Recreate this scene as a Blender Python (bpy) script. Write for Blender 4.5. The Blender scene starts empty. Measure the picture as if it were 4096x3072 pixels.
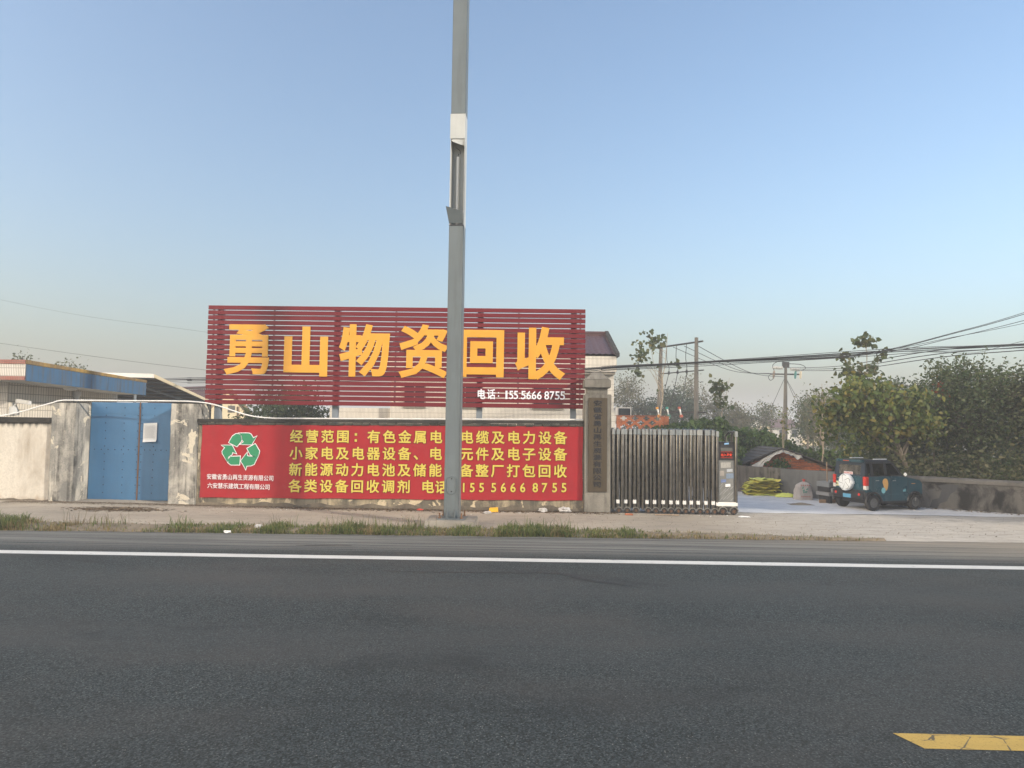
import bpy, bmesh, math, random
import numpy as np
from mathutils import Vector, Matrix, noise as mnoise

rad = math.radians
S = bpy.context.scene
COL = S.collection

# ------------------------------------------------------------------ camera, sky, sun, exposure
cam_d = bpy.data.cameras.new('camera')
cam_d.sensor_width = 36.0
cam_d.lens = 24.96
cam_d.clip_start = 0.1
cam_d.clip_end = 6000
cam = bpy.data.objects.new('camera', cam_d)
COL.objects.link(cam)
cam.matrix_world = (Matrix.Translation((0, 0, 2.5)) @ Matrix.Rotation(rad(1.0), 4, 'Z')
                    @ Matrix.Rotation(rad(93.1), 4, 'X') @ Matrix.Rotation(rad(0.78), 4, 'Z'))
S.camera = cam

SUN_AZ, SUN_EL = 120.5, 24.0            # degrees clockwise from +Y, degrees above the horizon
world = bpy.data.worlds.new('World')
S.world = world
world.use_nodes = True
wn = world.node_tree.nodes
sky = wn.new('ShaderNodeTexSky')
sky.sky_type = 'NISHITA'
sky.sun_disc = False
sky.sun_elevation = rad(SUN_EL)
sky.sun_rotation = rad(-SUN_AZ)          # this texture turns the other way round
sky.altitude = 0
sky.air_density = 1.25
sky.dust_density = 4.6
sky.ozone_density = 2.6
world.node_tree.links.new(sky.outputs[0], wn['Background'].inputs[0])
wn['Background'].inputs[1].default_value = 0.15

sun_d = bpy.data.lights.new('sun', 'SUN')
sun_d.energy = 2.7
sun_d.angle = rad(2.0)
sun_d.color = (1.0, 0.90, 0.76)
sun = bpy.data.objects.new('sun', sun_d)
COL.objects.link(sun)
to_sun = Vector((math.sin(rad(SUN_AZ)) * math.cos(rad(SUN_EL)), math.cos(rad(SUN_AZ)) * math.cos(rad(SUN_EL)), math.sin(rad(SUN_EL))))
sun.rotation_euler = to_sun.to_track_quat('Z', 'Y').to_euler()

S.view_settings.view_transform = 'Standard'
S.view_settings.look = 'None'
S.view_settings.exposure = 0.84
S.view_settings.gamma = 1.0
S.view_settings.use_curve_mapping = False
S.cycles.volume_bounces = 0
S.cycles.max_bounces = 8
S.cycles.transparent_max_bounces = 12

# ------------------------------------------------------------------ helpers
def root_loc(o):
    v = Vector((0, 0, 0))
    while o is not None:
        v = v + o.location
        o = o.parent
    return v

class MB:
    """collects geometry, then becomes ONE mesh object"""
    def __init__(s):
        s.v = []; s.f = []
    def add(s, vs, fs):
        n = len(s.v)
        s.v += [tuple(v) for v in vs]
        s.f += [tuple(i + n for i in f) for f in fs]
        return s
    def box(s, x0, x1, y0, y1, z0, z1):
        return s.add([(x0, y0, z0), (x1, y0, z0), (x1, y1, z0), (x0, y1, z0), (x0, y0, z1), (x1, y0, z1), (x1, y1, z1), (x0, y1, z1)],
                     [(0, 3, 2, 1), (4, 5, 6, 7), (0, 1, 5, 4), (1, 2, 6, 5), (2, 3, 7, 6), (3, 0, 4, 7)])
    def hexa(s, a, b):
        """a, b: bottom and top quads (ccw from above)"""
        return s.add(list(a) + list(b), [(0, 3, 2, 1), (4, 5, 6, 7), (0, 1, 5, 4), (1, 2, 6, 5), (2, 3, 7, 6), (3, 0, 4, 7)])
    def quad(s, *p):
        return s.add(p, [tuple(range(len(p)))])
    def tube(s, pts, r, n=8, cap=True):
        pts = [Vector(p) for p in pts]
        rs = r if isinstance(r, (list, tuple)) else [r] * len(pts)
        base = len(s.v)
        up = None
        for i, p in enumerate(pts):
            d = (pts[min(i + 1, len(pts) - 1)] - pts[max(i - 1, 0)])
            if d.length < 1e-9: d = Vector((0, 0, 1))
            d.normalize()
            if up is None:
                up = d.orthogonal().normalized()
            else:
                up = up - d * up.dot(d)
                if up.length < 1e-6: up = d.orthogonal()
                up.normalize()
            w = d.cross(up)
            for k in range(n):
                a = 2 * math.pi * k / n
                s.v.append(tuple(p + (up * math.cos(a) + w * math.sin(a)) * rs[i]))
        for i in range(len(pts) - 1):
            for k in range(n):
                k2 = (k + 1) % n
                s.f.append((base + i * n + k, base + i * n + k2, base + (i + 1) * n + k2, base + (i + 1) * n + k))
        if cap:
            s.f.append(tuple(base + k for k in reversed(range(n))))
            s.f.append(tuple(base + (len(pts) - 1) * n + k for k in range(n)))
        return s
    def lathe(s, prof, c, axis, n=20):
        """prof: (radius, offset along axis)"""
        axis = Vector(axis).normalized(); u = axis.orthogonal().normalized(); w = axis.cross(u); c = Vector(c)
        base = len(s.v)
        for (r, h) in prof:
            for k in range(n):
                a = 2 * math.pi * k / n
                s.v.append(tuple(c + axis * h + (u * math.cos(a) + w * math.sin(a)) * r))
        for i in range(len(prof) - 1):
            for k in range(n):
                k2 = (k + 1) % n
                s.f.append((base + i * n + k, base + i * n + k2, base + (i + 1) * n + k2, base + (i + 1) * n + k))
        s.f.append(tuple(base + k for k in reversed(range(n))))
        s.f.append(tuple(base + (len(prof) - 1) * n + k for k in range(n)))
        return s
    def prism(s, poly, e0, e1):
        """polygon of 3-D points swept from offset e0 to offset e1"""
        e0 = Vector(e0); e1 = Vector(e1); n = len(poly)
        vs = [Vector(p) + e0 for p in poly] + [Vector(p) + e1 for p in poly]
        fs = [tuple(range(n)), tuple(reversed(range(n, 2 * n)))] + [((i + 1) % n, i, n + i, n + (i + 1) % n) for i in range(n)]
        return s.add(vs, fs)
    def grid(s, nx, ny, fn):
        base = len(s.v)
        for j in range(ny + 1):
            for i in range(nx + 1):
                s.v.append(tuple(fn(i / nx, j / ny)))
        for j in range(ny):
            for i in range(nx):
                a = base + j * (nx + 1) + i
                s.f.append((a, a + 1, a + nx + 2, a + nx + 1))
        return s
    def mesh(s, name, mat, off=(0, 0, 0), smooth=False, bevel=0, seg=2):
        me = bpy.data.meshes.new(name)
        ox, oy, oz = off
        me.from_pydata([(x - ox, y - oy, z - oz) for (x, y, z) in s.v], [], s.f)
        bm = bmesh.new(); bm.from_mesh(me)
        if bevel:
            es = [e for e in bm.edges if len(e.link_faces) == 2 and e.calc_face_angle(0) > 0.5]
            bmesh.ops.bevel(bm, geom=es, offset=bevel, segments=seg, affect='EDGES', clamp_overlap=True)
        bmesh.ops.recalc_face_normals(bm, faces=bm.faces)
        bm.to_mesh(me); bm.free()
        if smooth:
            me.polygons.foreach_set('use_smooth', [True] * len(me.polygons))
            try: me.set_sharp_from_angle(angle=rad(40))
            except Exception: pass
        if mat: me.materials.append(mat)
        return me
    def build(s, name, mat, parent=None, smooth=False, bevel=0, local=False, seg=2):
        off = (0, 0, 0) if (local or parent is None) else root_loc(parent)
        return link(name, s.mesh(name, mat, off, smooth, bevel, seg), parent)

def link(name, me, parent=None, loc=(0, 0, 0), rot=(0, 0, 0), scale=(1, 1, 1)):
    o = bpy.data.objects.new(name, me)
    COL.objects.link(o)
    o.parent = parent
    o.location = loc; o.rotation_euler = rot; o.scale = scale
    return o

def tag(o, label, cat, group=None):
    o['label'] = label; o['category'] = cat
    if group: o['group'] = group
    return o

def thing(name, loc, label, cat, group=None, rotz=0):
    o = bpy.data.objects.new(name, None)
    o.empty_display_size = 0.2
    COL.objects.link(o)
    o.location = loc; o.rotation_euler = (0, 0, rotz)
    return tag(o, label, cat, group)

def kind(o, k):
    o['kind'] = k
    return o

# ------------------------------------------------------------------ material helpers
class NT:
    def __init__(s, name):
        s.m = bpy.data.materials.new(name); s.m.use_nodes = True
        s.t = s.m.node_tree; s.b = s.t.nodes['Principled BSDF']; s.out = s.t.nodes['Material Output']
    def put(s, sock, v):
        if v is None: return
        if isinstance(v, bpy.types.NodeSocket): s.t.links.new(v, sock)
        else:
            try: sock.default_value = v
            except Exception:
                sock.default_value = (*v, 1.0) if len(v) == 3 else v
    def n(s, typ, ins=None, **props):
        nd = s.t.nodes.new('ShaderNode' + typ)
        for k, v in props.items(): setattr(nd, k, v)
        for k, v in (ins or {}).items(): s.put(nd.inputs[k], v)
        return nd
    def pos(s, sc=(1, 1, 1), off=(0, 0, 0)):
        g = s.n('NewGeometry')
        return s.n('VectorMath', {0: s.n('VectorMath', {0: g.outputs['Position'], 1: off}, operation='ADD').outputs[0], 1: sc}, operation='MULTIPLY').outputs[0]
    def opos(s, sc=(1, 1, 1)):
        g = s.n('TexCoord')
        return s.n('VectorMath', {0: g.outputs['Object'], 1: sc}, operation='MULTIPLY').outputs[0]
    def xyz(s, v=None):
        v = v if v is not None else s.n('NewGeometry').outputs['Position']
        return s.n('SeparateXYZ', {0: v}).outputs
    def noise(s, vec, scale=1.0, detail=4.0, rough=0.55, dist=0.0):
        return s.n('TexNoise', {'Vector': vec, 'Scale': scale, 'Detail': detail, 'Roughness': rough, 'Distortion': dist}).outputs['Fac']
    def ramp(s, f, stops, interp='LINEAR'):
        r = s.n('ValToRGB'); r.color_ramp.interpolation = interp
        e = r.color_ramp.elements
        while len(e) < len(stops): e.new(0.5)
        for i, (p, c) in enumerate(stops):
            e[i].position = p
            e[i].color = (c, c, c, 1) if isinstance(c, (int, float)) else (*c, 1)
        s.put(r.inputs[0], f)
        return r.outputs[0]
    def mix(s, f, a, b, mode='MIX'):
        nd = s.n('Mix', data_type='RGBA', blend_type=mode)
        s.put(nd.inputs[0], f); s.put(nd.inputs[6], a); s.put(nd.inputs[7], b)
        return nd.outputs[2]
    def math(s, op, a, b=0.0, c=None, clamp=False):
        nd = s.n('Math', operation=op, use_clamp=clamp)
        s.put(nd.inputs[0], a); s.put(nd.inputs[1], b)
        if c is not None: s.put(nd.inputs[2], c)
        return nd.outputs[0]
    def band(s, v, a, b, c, d):
        """0 below a, rises to 1 at b, stays to c, falls to 0 at d"""
        up = s.n('MapRange', {0: v, 1: a, 2: b, 3: 0.0, 4: 1.0}, interpolation_type='SMOOTHSTEP').outputs[0]
        dn = s.n('MapRange', {0: v, 1: c, 2: d, 3: 1.0, 4: 0.0}, interpolation_type='SMOOTHSTEP').outputs[0]
        return s.math('MULTIPLY', up, dn)
    def bump(s, h, strength=0.3, dist=0.02):
        return s.n('Bump', {'Strength': strength, 'Distance': dist, 'Height': h}).outputs[0]
    def done(s, color=None, rough=0.8, metal=0.0, normal=None, spec=0.4, emis=None, estr=0.0):
        s.put(s.b.inputs['Base Color'], color); s.put(s.b.inputs['Roughness'], rough); s.put(s.b.inputs['Metallic'], metal)
        s.put(s.b.inputs['Specular IOR Level'], spec)
        if normal is not None: s.put(s.b.inputs['Normal'], normal)
        if emis is not None:
            s.put(s.b.inputs['Emission Color'], emis); s.put(s.b.inputs['Emission Strength'], estr)
        return s.m

def plain(name, c, rough=0.7, metal=0.0, var=0.18, scale=3.0, spec=0.4, bump=0.0):
    t = NT(name)
    f = t.noise(t.pos(), scale, 5, 0.6)
    g = t.noise(t.pos(), scale * 14, 3, 0.6)
    f2 = t.math('MULTIPLY_ADD', g, 0.35, t.math('MULTIPLY', f, 0.65))
    col = t.ramp(f2, [(0.3, tuple(x * (1 - var) for x in c)), (0.7, tuple(min(1, x * (1 + var)) for x in c))])
    r = t.ramp(f, [(0.3, max(0.0, rough - 0.08)), (0.7, min(1.0, rough + 0.08))])
    return t.done(col, r, metal, t.bump(g, bump, 0.01) if bump else None, spec)

def stained(name, base, grey, dark, grey_at=0.5, streak=0.5, patch=None, seed=0.0, bump=0.35, mould=None, mud=None, blot=0.0):
    """weathered render: washed-out grey areas, vertical mould runs, peeled patches"""
    t = NT(name)
    o = (seed * 7.3, seed * 3.1, seed * 1.7)
    big = t.noise(t.pos((1, 1, 0.55), o), 1.3, 6, 0.62, 0.4)
    fine = t.noise(t.pos((1, 1, 1), o), 22, 5, 0.65)
    run = t.noise(t.pos((7, 7, 0.42), o), 1.0, 5, 0.6, 0.2)
    mid = t.noise(t.pos((1, 1, 1), o), 5.0, 5, 0.6)
    col = t.mix(t.ramp(t.math('MULTIPLY_ADD', fine, 0.25, t.math('MULTIPLY', big, 0.75)), [(grey_at - 0.07, 0.0), (grey_at + 0.09, 1.0)]), base, grey)
    k = t.math('MULTIPLY', t.ramp(run, [(0.47, 0.0), (0.63, 1.0)]), t.ramp(mid, [(0.35, 0.25), (0.65, 1.0)]))
    col = t.mix(t.math('MULTIPLY', k, streak), col, dark)
    hgt = fine
    if patch:
        p = t.noise(t.pos((1, 1, 0.9), (o[0] + 9, o[1], o[2])), 1.9, 7, 0.62, 0.5)
        pf = t.ramp(p, [(0.585, 0.0), (0.597, 1.0)])
        col = t.mix(pf, col, patch)
        hgt = t.math('MULTIPLY_ADD', pf, 0.8, fine)
    if blot:
        bl = t.noise(t.pos((1, 1, 1.3), (o[0] + 4, o[1], o[2])), 0.8, 6, 0.65, 0.6)
        col = t.mix(t.math('MULTIPLY', t.ramp(bl, [(0.50, 0.0), (0.60, 1.0)]), blot), col, dark)
    if mould:          # black runs washed down from the coping: (height of the coping, length of the runs)
        Z = t.xyz()[2]
        r2 = t.noise(t.pos((9, 9, 0.25), (o[0] + 2, o[1], o[2])), 1.0, 5, 0.65, 0.3)
        reach = t.math('MULTIPLY_ADD', r2, 2.4 * mould[1], -0.75 * mould[1])
        k2 = t.n('MapRange', {0: t.math('SUBTRACT', t.math('SUBTRACT', mould[0], Z), reach), 1: 0.0, 2: -0.14, 3: 0.0, 4: 0.9}).outputs[0]
        col = t.mix(k2, col, dark)
    if mud:            # splashed earth at the foot: (colour, height)
        Z = t.xyz()[2]
        r3 = t.noise(t.pos((1.3, 1.3, 0.5), (o[0] + 6, o[1], o[2])), 1.0, 6, 0.7)
        k3 = t.n('MapRange', {0: t.math('SUBTRACT', Z, t.math('MULTIPLY_ADD', r3, 2.6 * mud[1], -0.8 * mud[1])), 1: 0.0, 2: -0.22, 3: 0.0, 4: 0.85}).outputs[0]
        col = t.mix(k3, col, mud[0])
    col = t.mix(t.ramp(fine, [(0.3, 0.22), (0.6, 0.0)]), col, dark)
    return t.done(col, 0.92, 0, t.bump(hgt, bump, 0.015), 0.2)

def paint(name, c, rough=0.4, dirt=(0.2, 0.17, 0.13), amount=0.25, spec=0.45, streak=True, wave=0.0):
    t = NT(name)
    run = t.noise(t.pos((6, 6, 0.5)), 1.0, 5, 0.6)
    f = t.noise(t.pos(), 2.2, 5, 0.6)
    k = t.math('MULTIPLY', t.ramp(run, [(0.45, 0.0), (0.75, 1.0)]) if streak else t.ramp(f, [(0.4, 0.0), (0.8, 1.0)]), amount)
    col = t.mix(t.ramp(f, [(0.3, 0.0), (0.7, 1.0)]), tuple(x * 0.92 for x in c), tuple(min(1, x * 1.06) for x in c))
    col = t.mix(k, col, dirt)
    wob = t.math('MULTIPLY_ADD', t.noise(t.pos(), 5.0, 3, 0.5), 0.3, t.noise(t.pos((1, 1, 0.7)), 1.4, 3, 0.5))
    return t.done(col, t.ramp(f, [(0.3, rough - 0.06), (0.7, rough + 0.1)]), 0, t.bump(wob, wave, 0.03) if wave else None, spec)

def metal(name, c, rough=0.3, var=0.25):
    t = NT(name)
    f = t.noise(t.pos((9, 9, 0.8)), 1.0, 5, 0.6)
    g = t.noise(t.pos(), 6, 5, 0.6)
    col = t.mix(t.ramp(g, [(0.35, 0.0), (0.7, 1.0)]), c, tuple(x * (1 - var) for x in c))
    return t.done(col, t.ramp(f, [(0.3, rough - 0.08), (0.7, rough + 0.16)]), 1.0)

def foliage(name, cols, rough=0.55, trans=0.35):
    t = NT(name)
    r = t.n('NewGeometry').outputs['Random Per Island']
    k = len(cols)
    col = t.ramp(r, [(i / max(1, k - 1), c) for i, c in enumerate(cols)])
    v = t.noise(t.pos(), 0.9, 3, 0.5)
    col = t.mix(t.ramp(v, [(0.35, 0.0), (0.65, 0.35)]), col, cols[0])
    t.done(col, rough, 0, None, 0.3)
    tr = t.n('BsdfTranslucent', {'Color': col})
    mx = t.n('MixShader', {0: trans, 1: t.b.outputs[0], 2: tr.outputs[0]})
    t.t.links.new(mx.outputs[0], t.out.inputs[0])
    return t.m

# ------------------------------------------------------------------ lettering
_gl = {}
def glyph(ch, off, extrude=0.01):
    key = (ch, off, extrude)
    if key not in _gl:
        c = bpy.data.curves.new('glyph', 'FONT')
        c.body = ch; c.size = 1.0; c.bevel_depth = off; c.bevel_resolution = 0; c.resolution_u = 3; c.extrude = extrude
        o = bpy.data.objects.new('glyph', c); COL.objects.link(o)
        dg = bpy.context.evaluated_depsgraph_get()
        me = bpy.data.meshes.new_from_object(o.evaluated_get(dg))
        v = np.array([x.co[:] for x in me.vertices]); f = [tuple(p.vertices) for p in me.polygons]
        bpy.data.objects.remove(o); bpy.data.curves.remove(c); bpy.data.meshes.remove(me)
        _gl[key] = (v, f)
    return _gl[key]

def letter(mb, ch, off, fit=None, cell=None, y=0.0, extrude=0.01, mapf=None, depth=0.0015):
    """fit=(x0,x1,z0,z1): stretch the glyph to that box; cell=(cx,cz,em,wide): keep its own metrics"""
    v, f = glyph(ch, off, extrude)
    lo, hi = v.min(0), v.max(0)
    if fit:
        x0, x1, z0, z1 = fit
        xs = x0 + (v[:, 0] - lo[0]) / (hi[0] - lo[0]) * (x1 - x0)
        zs = z0 + (v[:, 1] - lo[1]) / (hi[1] - lo[1]) * (z1 - z0)
    else:
        cx, cz, em, wide = cell
        xs = cx + (v[:, 0] - (0.5 if ord(ch) > 0x2000 else (lo[0] + hi[0]) / 2)) * em * wide
        zs = cz + (v[:, 1] - (0.38 if ord(ch) > 0x2000 else 0.36)) * em
    ys = y - (np.clip(v[:, 2] / max(1e-6, extrude), -1, 1) * depth + 0.0025 * np.clip((v[:, 2] - extrude) / max(1e-6, off), 0, 1))      # nearly flat face, upright sides
    pts = list(zip(xs.tolist(), ys.tolist(), zs.tolist()))
    if mapf: pts = [mapf(p) for p in pts]
    mb.add(pts, f)

# ------------------------------------------------------------------ foliage geometry
def leaf_mesh(name, P, size, mat, rng, width=0.62, droop=0.35, aspect_var=0.35, off=(0, 0, 0)):
    """one leaf for each point of P"""
    P = np.asarray(P, float) - np.asarray(off, float)
    N = len(P)
    L = size * (1 + aspect_var * (rng.random(N) * 2 - 1))
    az = rng.random(N) * 2 * np.pi
    el = rng.normal(-droop, 0.55, N)
    d = np.stack([np.cos(az) * np.cos(el), np.sin(az) * np.cos(el), np.sin(el)], 1)
    q = rng.normal(size=(N, 3)); q[:, 2] *= 0.5
    w = np.cross(d, q); w /= np.linalg.norm(w, axis=1)[:, None] + 1e-9
    W = (L * width * 0.5)[:, None]
    nrm = np.cross(d, w)
    V = np.empty((N, 6, 3))                      # pointed oval, slightly folded along the midrib
    fold = nrm * (W * 0.35)
    V[:, 0] = P
    V[:, 1] = P + d * (L * 0.28)[:, None] + w * W * 0.95 + fold
    V[:, 2] = P + d * (L * 0.62)[:, None] + w * W * 0.80 + fold
    V[:, 3] = P + d * L[:, None]
    V[:, 4] = P + d * (L * 0.62)[:, None] - w * W * 0.80 + fold
    V[:, 5] = P + d * (L * 0.28)[:, None] - w * W * 0.95 + fold
    me = bpy.data.meshes.new(name)
    me.vertices.add(N * 6); me.vertices.foreach_set('co', V.reshape(-1).astype(np.float32))
    me.loops.add(N * 6); me.loops.foreach_set('vertex_index', np.arange(N * 6, dtype=np.int32))
    me.polygons.add(N); me.polygons.foreach_set('loop_start', np.arange(0, N * 6, 6, dtype=np.int32))
    me.update(calc_edges=True)
    me.materials.append(mat)
    return me

def grow(rng, base, lean, height, r0, crown, n_limb, n_twig, start=0.3, wob=0.06):
    """trunk and limbs as one bark mesh; returns builder and twig tips. crown = centre and radii"""
    mb = MB(); b = np.array(base, float)
    top = b + np.array([lean[0], lean[1], height])
    K = 9; tr = []
    for i in range(K + 1):
        t = i / K
        p = b + (top - b) * t + rng.normal(0, wob * height * 0.12, 3) * np.array([1, 1, 0.2]) * (t > 0) * math.sin(math.pi * min(1, t * 1.1))
        tr.append(p)
    rs = [r0 * (1.25 if i == 0 else 1 - 0.86 * i / K) for i in range(K + 1)]
    mb.tube(tr, rs, 8)
    cc, cr = np.array(crown[0], float), np.array(crown[1], float)
    tips = []
    for k in range(n_limb):
        t = start + (0.97 - start) * (k + rng.random()) / n_limb
        i = min(K - 1, int(t * K)); a = tr[i] + (tr[i + 1] - tr[i]) * (t * K - i)
        u = rng.normal(size=3); u /= np.linalg.norm(u)
        e = cc + cr * u * (0.55 + 0.4 * rng.random())
        e[2] = max(e[2], a[2] + 0.1 * (e[2] - a[2]))
        mid = (a + e) / 2 + np.array([0, 0, 0.12 * np.linalg.norm(e - a)]) + rng.normal(0, 0.05, 3) * np.linalg.norm(e - a)
        rr = max(0.008, rs[i] * 0.5)
        seg = [a, a * 0.45 + mid * 0.55, mid, mid * 0.5 + e * 0.5 + rng.normal(0, 0.03, 3), e]
        mb.tube(seg, [rr, rr * 0.8, rr * 0.55, rr * 0.36, rr * 0.15], 6, False)
        tips.append(e)
        for j in range(n_twig):
            s = 0.35 + 0.6 * rng.random()
            p0 = (mid + (e - mid) * ((s - 0.5) * 2)) if s > 0.5 else (a + (mid - a) * (s * 2))
            u = rng.normal(size=3); u /= np.linalg.norm(u)
            p1 = p0 + u * cr * (0.22 + 0.3 * rng.random()) + np.array([0, 0, 0.1])
            q = (p1 - cc) / cr; ql = np.linalg.norm(q)
            if ql > 1.02: p1 = cc + q / ql * cr * 1.02
            pm = (p0 + p1) / 2 + rng.normal(0, 0.04, 3)
            mb.tube([p0, pm, p1], [rr * 0.34, rr * 0.22, rr * 0.1], 5, False)
            tips.append(p1)
    return mb, np.array(tips)

def tree(name, label, group, base, height, r0, crown, n_leaf, size, bark, leafmat, seed, lean=(0, 0), n_limb=14, n_twig=6,
         start=0.3, spread=0.4, fill=0.35, sprigs=0, width=0.62, droop=0.35, wob=0.06, cat='tree'):
    rng = np.random.default_rng(seed)
    root = thing(name, base, label, cat, group)
    mb, tips = grow(rng, base, lean, height, r0, crown, n_limb, n_twig, start, wob)
    cc, cr = np.array(crown[0], float), np.array(crown[1], float)
    sp_pts = []
    for k in range(sprigs):          # thin leafy shoots that break the outline
        u = rng.normal(size=3); u[2] = abs(u[2]) * 1.3; u /= np.linalg.norm(u)
        p0 = cc + cr * u * 0.82
        dv = u * 0.6 + np.array([0, 0, 0.75]) + rng.normal(0, 0.25, 3); dv /= np.linalg.norm(dv)
        ln = (0.4 + 0.9 * rng.random() ** 1.5) * min(1.0, cr[2] * 0.5)
        p1 = p0 + dv * ln + np.array([0, 0, -0.08 * ln])
        mb.tube([p0, (p0 + p1) / 2 + np.array([0, 0, 0.06 * ln]), p1], [0.010, 0.007, 0.003], 4, False)
        for q in np.linspace(0.05, 1.0, int(9 + ln * 14)): sp_pts.append(p0 + (p1 - p0) * q + rng.normal(0, 0.035, 3))
    mb.build('trunk', bark, root, smooth=True)
    cc, cr = np.array(crown[0], float), np.array(crown[1], float)
    nf = int(n_leaf * fill)
    # free clumps that fill the crown's volume, uneven
    nc = max(6, nf // 45)
    u = rng.normal(size=(nc, 3)); u /= np.linalg.norm(u, axis=1)[:, None]
    lob = np.array([0.72 + 0.75 * abs(mnoise.noise(Vector((a[0] * 1.9 + seed, a[1] * 1.9, a[2] * 1.9)))) + 0.25 * mnoise.noise(Vector((a[0] * 4, a[1] * 4 + seed, a[2] * 4))) for a in u])[:, None]
    cl = cc + cr * u * lob * (rng.random(nc)[:, None] ** 0.45)
    src = np.concatenate([np.repeat(tips, max(1, (n_leaf - nf) // len(tips)), 0), np.repeat(cl, max(1, nf // nc), 0)])
    P = src + rng.normal(size=src.shape) * spread * np.array([1, 1, 0.75])
    if sp_pts: P = np.concatenate([P, np.array(sp_pts)])
    me = leaf_mesh('crown', P, size, leafmat, rng, width, droop, off=base)
    link('crown', me, root)
    return root
# ------------------------------------------------------------------ materials
def m_asphalt():
    t = NT('asphalt')
    X, Y, Z = t.xyz()
    p = t.pos()
    big = t.noise(p, 0.35, 4, 0.6)
    mid = t.noise(p, 7.0, 6, 0.75)
    fine = t.noise(p, 52, 5, 0.8)
    vor = t.n('TexVoronoi', {'Vector': p, 'Scale': 62.0}, feature='F1')
    rnd = t.xyz(vor.outputs['Color'])[0]
    col = t.ramp(t.math('MULTIPLY_ADD', big, 0.6, t.math('MULTIPLY', mid, 0.4)), [(0.3, (0.024, 0.034, 0.037)), (0.7, (0.052, 0.064, 0.067))])
    col = t.mix(t.ramp(fine, [(0.32, 0.9), (0.5, 0.0)]), col, (0.008, 0.016, 0.018))
    col = t.mix(t.ramp(fine, [(0.52, 0.0), (0.70, 0.8)]), col, (0.17, 0.175, 0.175))
    sv = t.noise(p, 9.0, 2, 0.5)
    col = t.mix(1.0, col, t.ramp(t.xyz(vor.outputs['Color'])[1], [(0.0, 0.45), (0.5, 0.95), (1.0, 1.75)]), 'MULTIPLY')
    col = t.mix(t.math('MULTIPLY', t.math('MULTIPLY', t.ramp(rnd, [(0.93, 0.0), (0.975, 1.0)]), t.ramp(sv, [(0.42, 0.15), (0.62, 1.0)])), t.ramp(vor.outputs['Distance'], [(0.15, 1.0), (0.42, 0.0)])), col, (0.40, 0.40, 0.37))
    col = t.mix(t.math('MULTIPLY', t.ramp(rnd, [(0.0, 0.8), (0.10, 0.0)]), 1.0), col, (0.008, 0.010, 0.011))
    lane = t.math('MAXIMUM', t.band(Y, 7.2, 7.8, 8.4, 9.1), t.band(Y, 9.9, 10.6, 11.2, 11.9))
    lane = t.math('MULTIPLY', lane, t.ramp(t.noise(t.pos((0.12, 0.8, 1), (7, 0, 0)), 1.0, 4, 0.6), [(0.35, 0.1), (0.65, 0.55)]))
    col = t.mix(lane, col, (0.065, 0.072, 0.075))
    stn = t.noise(t.pos((0.45, 1.0, 1), (11, 4, 0)), 0.7, 5, 0.6, 0.5)
    col = t.mix(t.ramp(stn, [(0.56, 0.0), (0.68, 0.5)]), col, (0.018, 0.022, 0.025))
    # large warm-grey patches scattered over the surface
    col = t.mix(t.math('MULTIPLY', t.ramp(t.noise(t.pos((0.5, 1, 1), (3, 1, 0)), 0.55, 3, 0.5), [(0.46, 0.0), (0.70, 0.5)]), 1.0), col, (0.078, 0.075, 0.072))
    # dust combed along the shoulder by traffic
    st = t.noise(t.pos((0.12, 7.0, 1)), 1.0, 6, 0.65, 0.3)
    st2 = t.noise(t.pos((0.25, 26.0, 1), (5, 0, 0)), 1.0, 4, 0.6)
    k = t.math('MULTIPLY', t.band(Y, 13.2, 14.6, 15.9, 17.5), t.ramp(t.math('MULTIPLY_ADD', st2, 0.4, t.math('MULTIPLY', st, 0.6)), [(0.40, 0.02), (0.56, 1.0)]))
    col = t.mix(k, col, (0.22, 0.22, 0.205))
    # sand carried out of the yard on the right
    sx = t.n('MapRange', {0: X, 1: 1.5, 2: 8.5, 3: 0.0, 4: 1.0}).outputs[0]
    sy = t.n('MapRange', {0: t.math('SUBTRACT', Y, t.math('MULTIPLY', t.math('SUBTRACT', 11.0, X), 0.18)), 1: 13.2, 2: 15.0, 3: 0.0, 4: 1.0}).outputs[0]
    sand = t.noise(t.pos((0.35, 2.2, 1), (2, 0, 0)), 1.0, 6, 0.65, 0.3)
    k2 = t.math('MULTIPLY', t.math('MULTIPLY', sx, sy), t.ramp(sand, [(0.3, 0.25), (0.62, 1.0)]))
    col = t.mix(t.math('MULTIPLY', k2, 0.85), col, (0.33, 0.285, 0.225))
    return t.done(col, t.ramp(mid, [(0.3, 0.72), (0.7, 0.9)]), 0, t.bump(t.math('MULTIPLY_ADD', rnd, 0.5, fine), 1.0, 0.025), 0.25)

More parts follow.
